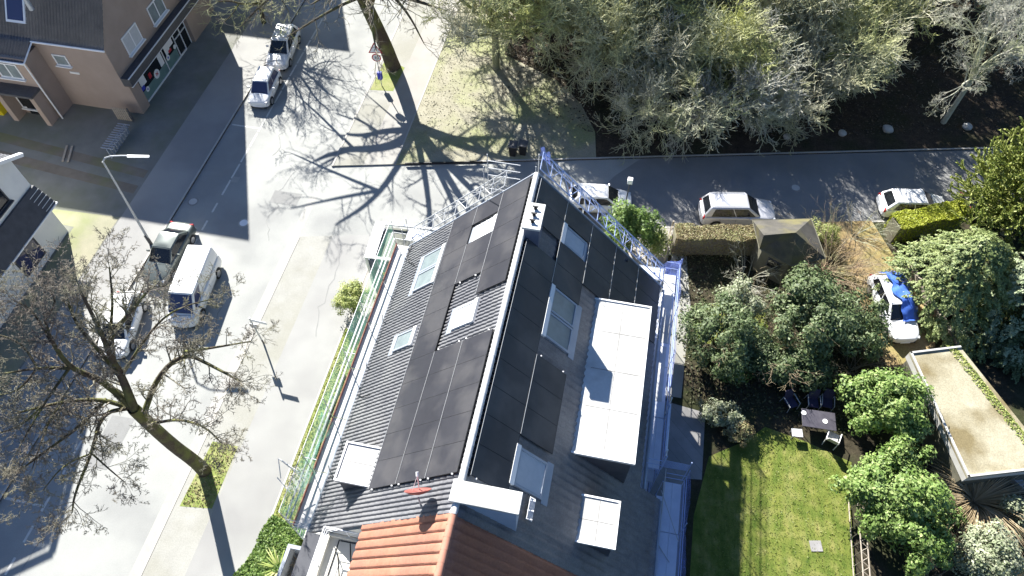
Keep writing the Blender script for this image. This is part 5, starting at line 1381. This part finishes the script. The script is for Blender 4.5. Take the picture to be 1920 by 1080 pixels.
V,Fq=leaf_quads(mo,np.array([0,0,1.])+rng.normal(0,.5,mo.shape),.11,rng,.6); npmesh('roof_moss',V,Fq,M['leafspike'],gp)
gw=MB(); a=S(1755,790,.1); b=S(1775,900,.1); gw.prism([(a.x,a.y),(b.x-.1,b.y),(b.x+.25,b.y),(a.x+.25,a.y)],.1,1.7); tag(gw.build('garden_wall',M['concrete']),'short pale concrete wall along the garage flank','wall')
bw=MB(); a=S(1700,500,.3); b=S(1790,650,.3); v=(b-a).normalized(); nn=Vector((-v.y,v.x,0))*.12
bw.prism([(p.x,p.y) for p in (a-nn,b-nn,b+nn,a+nn)][::1],.1,.75); tag(bw.build('boundary_wall',M['wood']),'low weathered boundary wall beside the tarp covered car','wall')
# shed with hipped felt roof
sp=[S(1411,413,2.3),S(1521,410,2.3),S(1548,484,2.3),S(1483,498,2.3),S(1424,466,2.3)]
ap=S(1482,437,2.95); hd=thing('garden_shed','small shed with a felt hipped roof below the parked silver car','shed',(ap.x,ap.y,.1))
c0=sum(sp,Vector())/5
wpts=[(c0+(p-c0)*.86) for p in sp][::-1]
MB().prism([(p.x,p.y) for p in wpts],.1,2.27).build('wall',M['shedwall'],hd)
rf=MB(); vs=[tuple(p) for p in sp]+[tuple(S(1432,441,3.7)),tuple(S(1492,436,3.7))]
rf.add(vs,[(1,0,5,6),(2,1,6),(3,2,6),(4,3,6,5),(0,4,5)]); rf.add([(p.x,p.y,2.27) for p in sp],[(0,1,2,3,4)])
for i in range(5):
    a,b=sp[i],sp[(i+1)%5]; rf.add([tuple(a),tuple(b),(b.x,b.y,2.27),(a.x,a.y,2.27)],[(0,1,2,3)])
rf.build('roof',M['shedroof'],hd)
ed=MB()
for i in range(5): ed.bar(sp[i],sp[(i+1)%5],.03,5)
ed.build('roof_edge',M['shedwall'],hd)
a,b=wpts[0],wpts[1]; mid=a.lerp(b,.5); dv=(b-a).normalized(); nn=Vector((dv.y,-dv.x,0)); ang=math.atan2(dv.y,dv.x)
f4=[p for p in wpts]
va=f4[1]; vb=f4[0]
# window on the wall facing the camera
best=min(range(5),key=lambda i:((wpts[i]+wpts[(i+1)%5])/2-Vector((0,0,0))).length if True else 0)
a,b=wpts[best],wpts[(best+1)%5]; dv=(b-a).normalized(); nn=Vector((dv.y,-dv.x,0)); mid=a.lerp(b,.55)+nn*.02; mid.z=1.45
Mz=Matrix.Rotation(math.atan2(dv.y,dv.x),3,'Z')
o=MB().obox(mid,.85,.06,.7,Mz).build('window',M['slatedark'],hd); MB().obox(mid+nn*.02,.7,.05,.55,Mz).build('pane',M['darkglass'],o)
rw=MB()
for i in range(5):
    p_=S(1520+4*i,492-2*i,2.0); rw.bar(S(1486,470+7*i,1.9),S(1535,466+7*i,1.9),.03,5)
tag(rw.build('stacked_poles',M['wood']),'row of weathered poles lying beside the shed roof','poles')
gl=S(1255,455,1.0)
gt=thing('garden_gate','weathered wooden gate at the end of the beech hedge','gate',(gl.x,gl.y,.1))
a=S(1249,480,.6); b=S(1258,432,.6); g=MB()
for i in range(7):
    p_=a.lerp(b,i/6); g.box(p_.x-.02,p_.x+.02,p_.y-.06,p_.y+.06,.15,1.3)
g.build('slat',M['wood'],gt); g=MB(); g.bar((a.x,a.y,.4),(b.x,b.y,.4),.03,5); g.bar((a.x,a.y,1.1),(b.x,b.y,1.1),.03,5); g.bar((a.x,a.y,.1),(a.x,a.y,1.5),.06,6).bar((b.x,b.y,.1),(b.x,b.y,1.5),.06,6); g.build('frame',M['wood'],gt)
# lattice fence by the lawn
lf=thing('lattice_fence','white lattice fence at the right edge of the lawn','fence',(13.95,12,.1))
g=MB(); y0,y1=7.5,14.1
g.bar((13.95,y0,1.35),(13.95,y1,1.35),.03,5).bar((14.25,y0,1.35),(14.25,y1-.2,1.35),.03,5).bar((13.95,y0,.3),(13.95,y1,.3),.03,5)
g.build('rail',M['wood'],lf)
g=MB(); y=y0
while y<y1-.3:
    g.bar((13.95,y,1.35),(14.25,y+.22,1.35),.016,4).bar((14.25,y+.22,1.35),(13.95,y+.44,1.35),.016,4); g.bar((13.95,y,.1),(13.95,y,1.35),.02,4); y+=.44
g.build('lattice',M['wood'],lf)
# garden furniture
def chair(label,x,y,rz,fab,frm,lounge=False,z=.105,group=None):
    t=thing('garden_chair',label,'chair',(x,y,z),rz,group)
    sz=.55; sh_=.42
    bevel(MB().box(-.27,.27,-.28,.28,sh_-.05,sh_+.03).build('seat',fab,t),.02)
    bk=MB().hexa([(-.27,.25,sh_),(.27,.25,sh_),(.27,.31,sh_),(-.27,.31,sh_),(-.26,.46,1.02),(.26,.46,1.02),(.26,.51,1.02),(-.26,.51,1.02)])
    bevel(bk.build('backrest',fab,t),.02)
    for s_ in (-1,1):
        MB().path([(s_*.31,-.28,.62),(s_*.31,.1,.65),(s_*.31,.33,.66)],.025,6).build('armrest',frm,t)
        MB().bar((s_*.30,-.30,0),(s_*.31,-.27,.62),.02,6).build('leg',frm,t)
        MB().bar((s_*.29,.42,0),(s_*.31,.33,.66),.02,6).build('leg',frm,t)
    return t
cg='chairs around the garden table'
p=S(1482,757,.4); chair('dark cushioned armchair turned towards the table at its left end',p.x,p.y,.55,M['purple'],M['galv'],group=cg)
p=S(1523,757,.4); chair('left one of the two dark chairs side by side behind the table',p.x,p.y,.05,M['purple'],M['galv'],group=cg)
p=S(1549,757,.4); chair('right one of the two dark chairs side by side behind the table',p.x,p.y,-.05,M['purple'],M['galv'],group=cg)
p=S(1560,822,.4); chair('pale chair in front of the table with a dark seat gap',p.x,p.y,math.pi-.35,M['concrete'],M['whitemetal'],group=cg)
p=S(1905,905,.4); chair('lilac grey chair in deep shade at the right edge',p.x,p.y,2.4,M['blind'],M['blind'])
tc=S(1534,788,.72); tb=thing('garden_table','dark garden table with round plates on it','table',(tc.x,tc.y,.105),.03)
bevel(MB().box(-.85,.85,-.5,.5,.68,.72).build('tabletop',M['tabletop'],tb),.01)
for sx in (-1,1):
    for sy in (-1,1): MB().bar((sx*.78,sy*.43,0),(sx*.76,sy*.42,.68),.025,6).build('leg',M['darkgrey'],tb)
for u,v,lab in ((1507,774,'round white plate on the far left table corner'),(1547,790,'round white plate near the right end of the table')):
    p=S(u,v,.83); tag(MB().bar((p.x,p.y,.827),(p.x,p.y,.845),.10,18,.13).build('plate',M['signwhite']),lab,'plate')
p=S(1492,815,.3); st=thing('side_table','pale grey stool table at the left of the dark table','side table',(p.x,p.y,.105),.1)
bevel(MB().box(-.27,.27,-.22,.22,.40,.45).build('tabletop',M['blind'],st),.01)
for sx in (-1,1):
    for sy in (-1,1): MB().bar((sx*.22,sy*.18,0),(sx*.22,sy*.18,.40),.02,6).build('leg',M['galv'],st)
MB().obox((12.36,11.7,.125),.55,.5,.03,Matrix.Rotation(.2,3,'Z')).build('stepping_slab',M['slabs'],label='single grey slab lying in the sunlit lawn',cat='slab')

# ------------------------------------------------------------------ street furniture
l1=thing('street_lamp','tall tapered street lamp with a curved arm over the pavement','street lamp',(-27.3,22.4,.1))
b=S(283,457,.1); tp=S(193,303,7.2)
MB().path([b,b.lerp(tp,.3),b.lerp(tp,.7),tp],.085,10,.05).build('pole',M['galv'],l1)
MB().path([tp,S(197,296,7.4),S(207,293,7.55),S(225,292,7.6),S(240,292,7.62)],.045,8,.035).build('arm',M['galv'],l1)
bevel(MB().hexa([S(238,296,7.58),S(280,296,7.62),S(280,291,7.62),S(238,290,7.58),S(238,295,7.7),S(280,295,7.7),S(280,291,7.7),S(238,290,7.7)]).build('lamp_head',M['signwhite'],l1),.02)
MB().bar(b,b+Vector((0,0,.9)),.11,10).build('base',M['darkgrey'],l1)
l2=thing('street_name_post','slim post with a name plate seen edge on beside the footpath','street sign',(-17.7,17.05,.1))
b=S(494,643,.1); MB().bar(b,(b.x,b.y,2.75),.045,8).build('post',M['galv'],l2)
a=Vector((b.x,b.y,2.6)); c=S(490,604,2.6); c=a+(c-a).normalized()*.95
for z0,z1,l_ in ((2.45,2.68,1.0),):
    dv=(c-a); nn=Vector((-dv.y,dv.x,0)).normalized()*.012
    MB().hexa([a-nn+Vector((0,0,z0-2.6)),a+dv*l_-nn+Vector((0,0,z0-2.6)),a+dv*l_+nn+Vector((0,0,z0-2.6)),a+nn+Vector((0,0,z0-2.6)),a-nn+Vector((0,0,z1-2.6)),a+dv*l_-nn+Vector((0,0,z1-2.6)),a+dv*l_+nn+Vector((0,0,z1-2.6)),a+nn+Vector((0,0,z1-2.6))]).build('name_plate',M['signwhite'],l2)
MB().box(b.x-.2,b.x+.22,b.y-.03,b.y+.03,1.75,2.15).build('lower_plate',M['galv'],l2)
MB().bar(b,b+Vector((0,0,.35)),.05,8).build('base',M['darkgrey'],l2)
sg=S(716,161,.1); rs=thing('road_sign','red bordered warning triangle over a round speed sign on a post','road sign',(sg.x,sg.y,.1))
MB().bar(sg,sg+Vector((0,0,3.7)),.035,8).build('post',M['galv'],rs)
fd=Vector((.15,-1,.0)).normalized(); sd2=Vector((fd.y*-1,fd.x,0)); 
def plate(pts,off,th,m,name,par): 
    mb=MB(); o=sg+fd*(.05+off); n=len(pts)
    vs=[o+sd2*x+Vector((0,0,z)) for x,z in pts]; vb=[v-fd*th for v in vs]
    mb.add(vs+vb,[tuple(range(n)),tuple(range(2*n-1,n-1,-1))]+[(i,i+n,(i+1)%n+n,(i+1)%n) for i in range(n)])
    return mb.build(name,m,par)
def tri(r,zc): return [(r*math.cos(math.pi/2+2*math.pi*i/3),zc+r*math.sin(math.pi/2+2*math.pi*i/3)) for i in range(3)]
def circ(r,zc,n=28): return [(r*math.cos(2*math.pi*i/n),zc+r*math.sin(2*math.pi*i/n)) for i in range(n)]
o=plate(tri(.58,3.2),0,.02,M['signred'],'warning_triangle',rs); plate(tri(.44,3.2),.006,.005,M['signwhite'],'sign_face',o)
plate([(-.10,3.05),(-.06,3.05),(.02,3.27),(-.02,3.27)],.012,.004,M['black'],'symbol',o)
plate([(.04,3.05),(.11,3.05),(.11,3.08),(.04,3.11)],.012,.004,M['black'],'symbol',o)
o=plate(circ(.33,2.52),0,.02,M['signred'],'speed_disc',rs); plate(circ(.25,2.52),.006,.005,M['signwhite'],'sign_face',o)
cu=bpy.data.curves.new('number','FONT'); cu.body='30'; cu.size=.27; cu.extrude=.002; cu.align_x='CENTER'; cu.align_y='CENTER'
fo=bpy.data.objects.new('number',cu); COL.objects.link(fo); fo.parent=o; fo['_abs']=1
fo.matrix_world=Matrix.Translation(sg+fd*.065+Vector((0,0,2.52))-Vector(abs_loc(o)))@Matrix((sd2,Vector((0,0,1)),fd)).transposed().to_4x4()
cu.materials.append(M['black'])
bpy.context.view_layer.update(); dg_=bpy.context.evaluated_depsgraph_get()
me_=bpy.data.meshes.new_from_object(fo.evaluated_get(dg_)); bpy.data.objects.remove(fo)
fo=bpy.data.objects.new('number',me_); COL.objects.link(fo); fo.parent=o
fo.matrix_local=Matrix.Translation(sg+fd*.065+Vector((0,0,2.52))-Vector(abs_loc(o)))@Matrix((sd2,Vector((0,0,1)),fd)).transposed().to_4x4()
MB().box(sg.x-.16,sg.x+.16,sg.y-.12,sg.y+.1,.75,1.35).build('bag_box',M['signblue'],rs)
b=S(1168,402,.1); l3=thing('lantern_post','slim post with a small white lantern at the side road corner','street lamp',(b.x,b.y,.1))
tp=S(1175,347,2.6)
MB().bar(b,(b.x+.05,b.y+.05,3.0),.04,8).build('post',M['darkgrey'],l3)
bevel(MB().box(b.x-.12,b.x+.2,b.y-.12,b.y+.2,3.0,3.35).build('lantern',M['signwhite'],l3),.04)
mc=thing('motorcycle_cover','grey tarp covered motor scooter behind the evergreen bush','covered scooter',(1.2,30.0,.1),.2)
crv=MB(); n=14; rings=[]
for i in range(9):
    f_=i/8; x=-.85+1.7*f_; hh=.75+.35*math.sin(f_*3.1)+.12*math.sin(f_*11); ww=.30+.06*math.sin(f_*9)
    rings.append([(x,ww*math.cos(math.pi*j/(n-1))*(1+.15*math.sin(j*2+i)),hh*math.sin(math.pi*j/(n-1))+.02) for j in range(n)])
crv.add([p for r in rings for p in r],[(i*n+j,(i+1)*n+j,(i+1)*n+j+1,i*n+j+1) for i in range(8) for j in range(n-1)]+[tuple(range(n)),tuple(8*n+j for j in range(n-1,-1,-1))])
crv.build('cover',M['blind'],mc,smooth=True); MB().bar((-.6,-.06,.25),(-.6,.06,.25),.25,14).build('wheel',M['rubber'],mc); MB().bar((.6,-.06,.25),(.6,.06,.25),.25,14).build('wheel',M['rubber'],mc)
for u,v,lab in ((962,281,'left black bin on the leaf strewn grass behind the ridge'),(981,279,'right black bin on the leaf strewn grass behind the ridge')):
    p=S(u,v,.5); bn=thing('waste_bin',lab,'waste bin',(p.x,p.y,.1))
    bevel(MB().hexa([(p.x-.2,p.y-.24,.1),(p.x+.2,p.y-.24,.1),(p.x+.2,p.y+.24,.1),(p.x-.2,p.y+.24,.1),(p.x-.27,p.y-.32,1.0),(p.x+.27,p.y-.32,1.0),(p.x+.27,p.y+.32,1.0),(p.x-.27,p.y+.32,1.0)]).build('body',M['black'],bn),.03)
    bevel(MB().box(p.x-.3,p.x+.3,p.y-.36,p.y+.34,1.0,1.07).build('lid',M['darkgrey'],bn),.03)
for i,(u,v,lab) in enumerate(((362,378,'round manhole cover in the shaded parking lane'),(457,418,'pale round manhole cover in the sunlit carriageway'),(1492,352,'round manhole cover in the shaded side road'))):
    p=S(u,v,0); r_=.36
    o=MB().bar((p.x,p.y,.0085),(p.x,p.y,.013),r_,28).build('manhole_cover',M['iron'] if i!=1 else M['gutter']); tag(o,lab,'manhole cover')
    MB().bar((p.x,p.y,.0132),(p.x,p.y,.0145),r_*.72,24).build('lid',M['concrete'] if i!=1 else M['signwhite'],o)
p=S(441,337); MB().box(p.x-.25,p.x+.25,p.y-.25,p.y+.25,.0095,.014).build('drain_cover',M['gutter'],label='pale square drain cover beside the parking lane line',cat='drain cover')
for i,(u,v,r_,lab) in enumerate(((1578,252,.28,'medium boulder in the dark wood edge'),(1663,245,.36,'largest pale boulder at the wood edge'),(1812,240,.33,'boulder at the wood edge nearest the monkey puzzle'),(1475,258,.26,'leftmost dim boulder at the wood edge'))):
    p=S(u,v,.1); bmh=bmesh.new(); bmesh.ops.create_icosphere(bmh,subdivisions=3,radius=r_); rg2=np.random.default_rng(i+80)
    k_=rg2.normal(0,1,(4,3))
    for vv in bmh.verts: vv.co*=1+.10*sum(math.sin(3*vv.co.normalized().dot(Vector(kk))+i) for kk in k_)/2; vv.co.z*=.7
    me=bpy.data.meshes.new('boulder'); bmh.to_mesh(me); bmh.free(); me.materials.append(M['stone'])
    for pp in me.polygons: pp.use_smooth=True
    ob=bpy.data.objects.new('boulder',me); COL.objects.link(ob); ob.location=(p.x,p.y,.1+r_*.4); tag(ob,lab,'boulder','boulders along the wood edge')
a=S(760,309,.1); b=S(905,306,.1)
tag(MB().obox((a+b)/2+Vector((0,0,.09)),(b-a).length,.06,.18,Matrix.Rotation(math.atan2((b-a).y,(b-a).x),3,'Z')).build('edging_board',M['black']),'thin black edging along the leaf strewn grass','edging')
for o in bpy.data.objects:
    if '_abs' in o: del o['_abs']
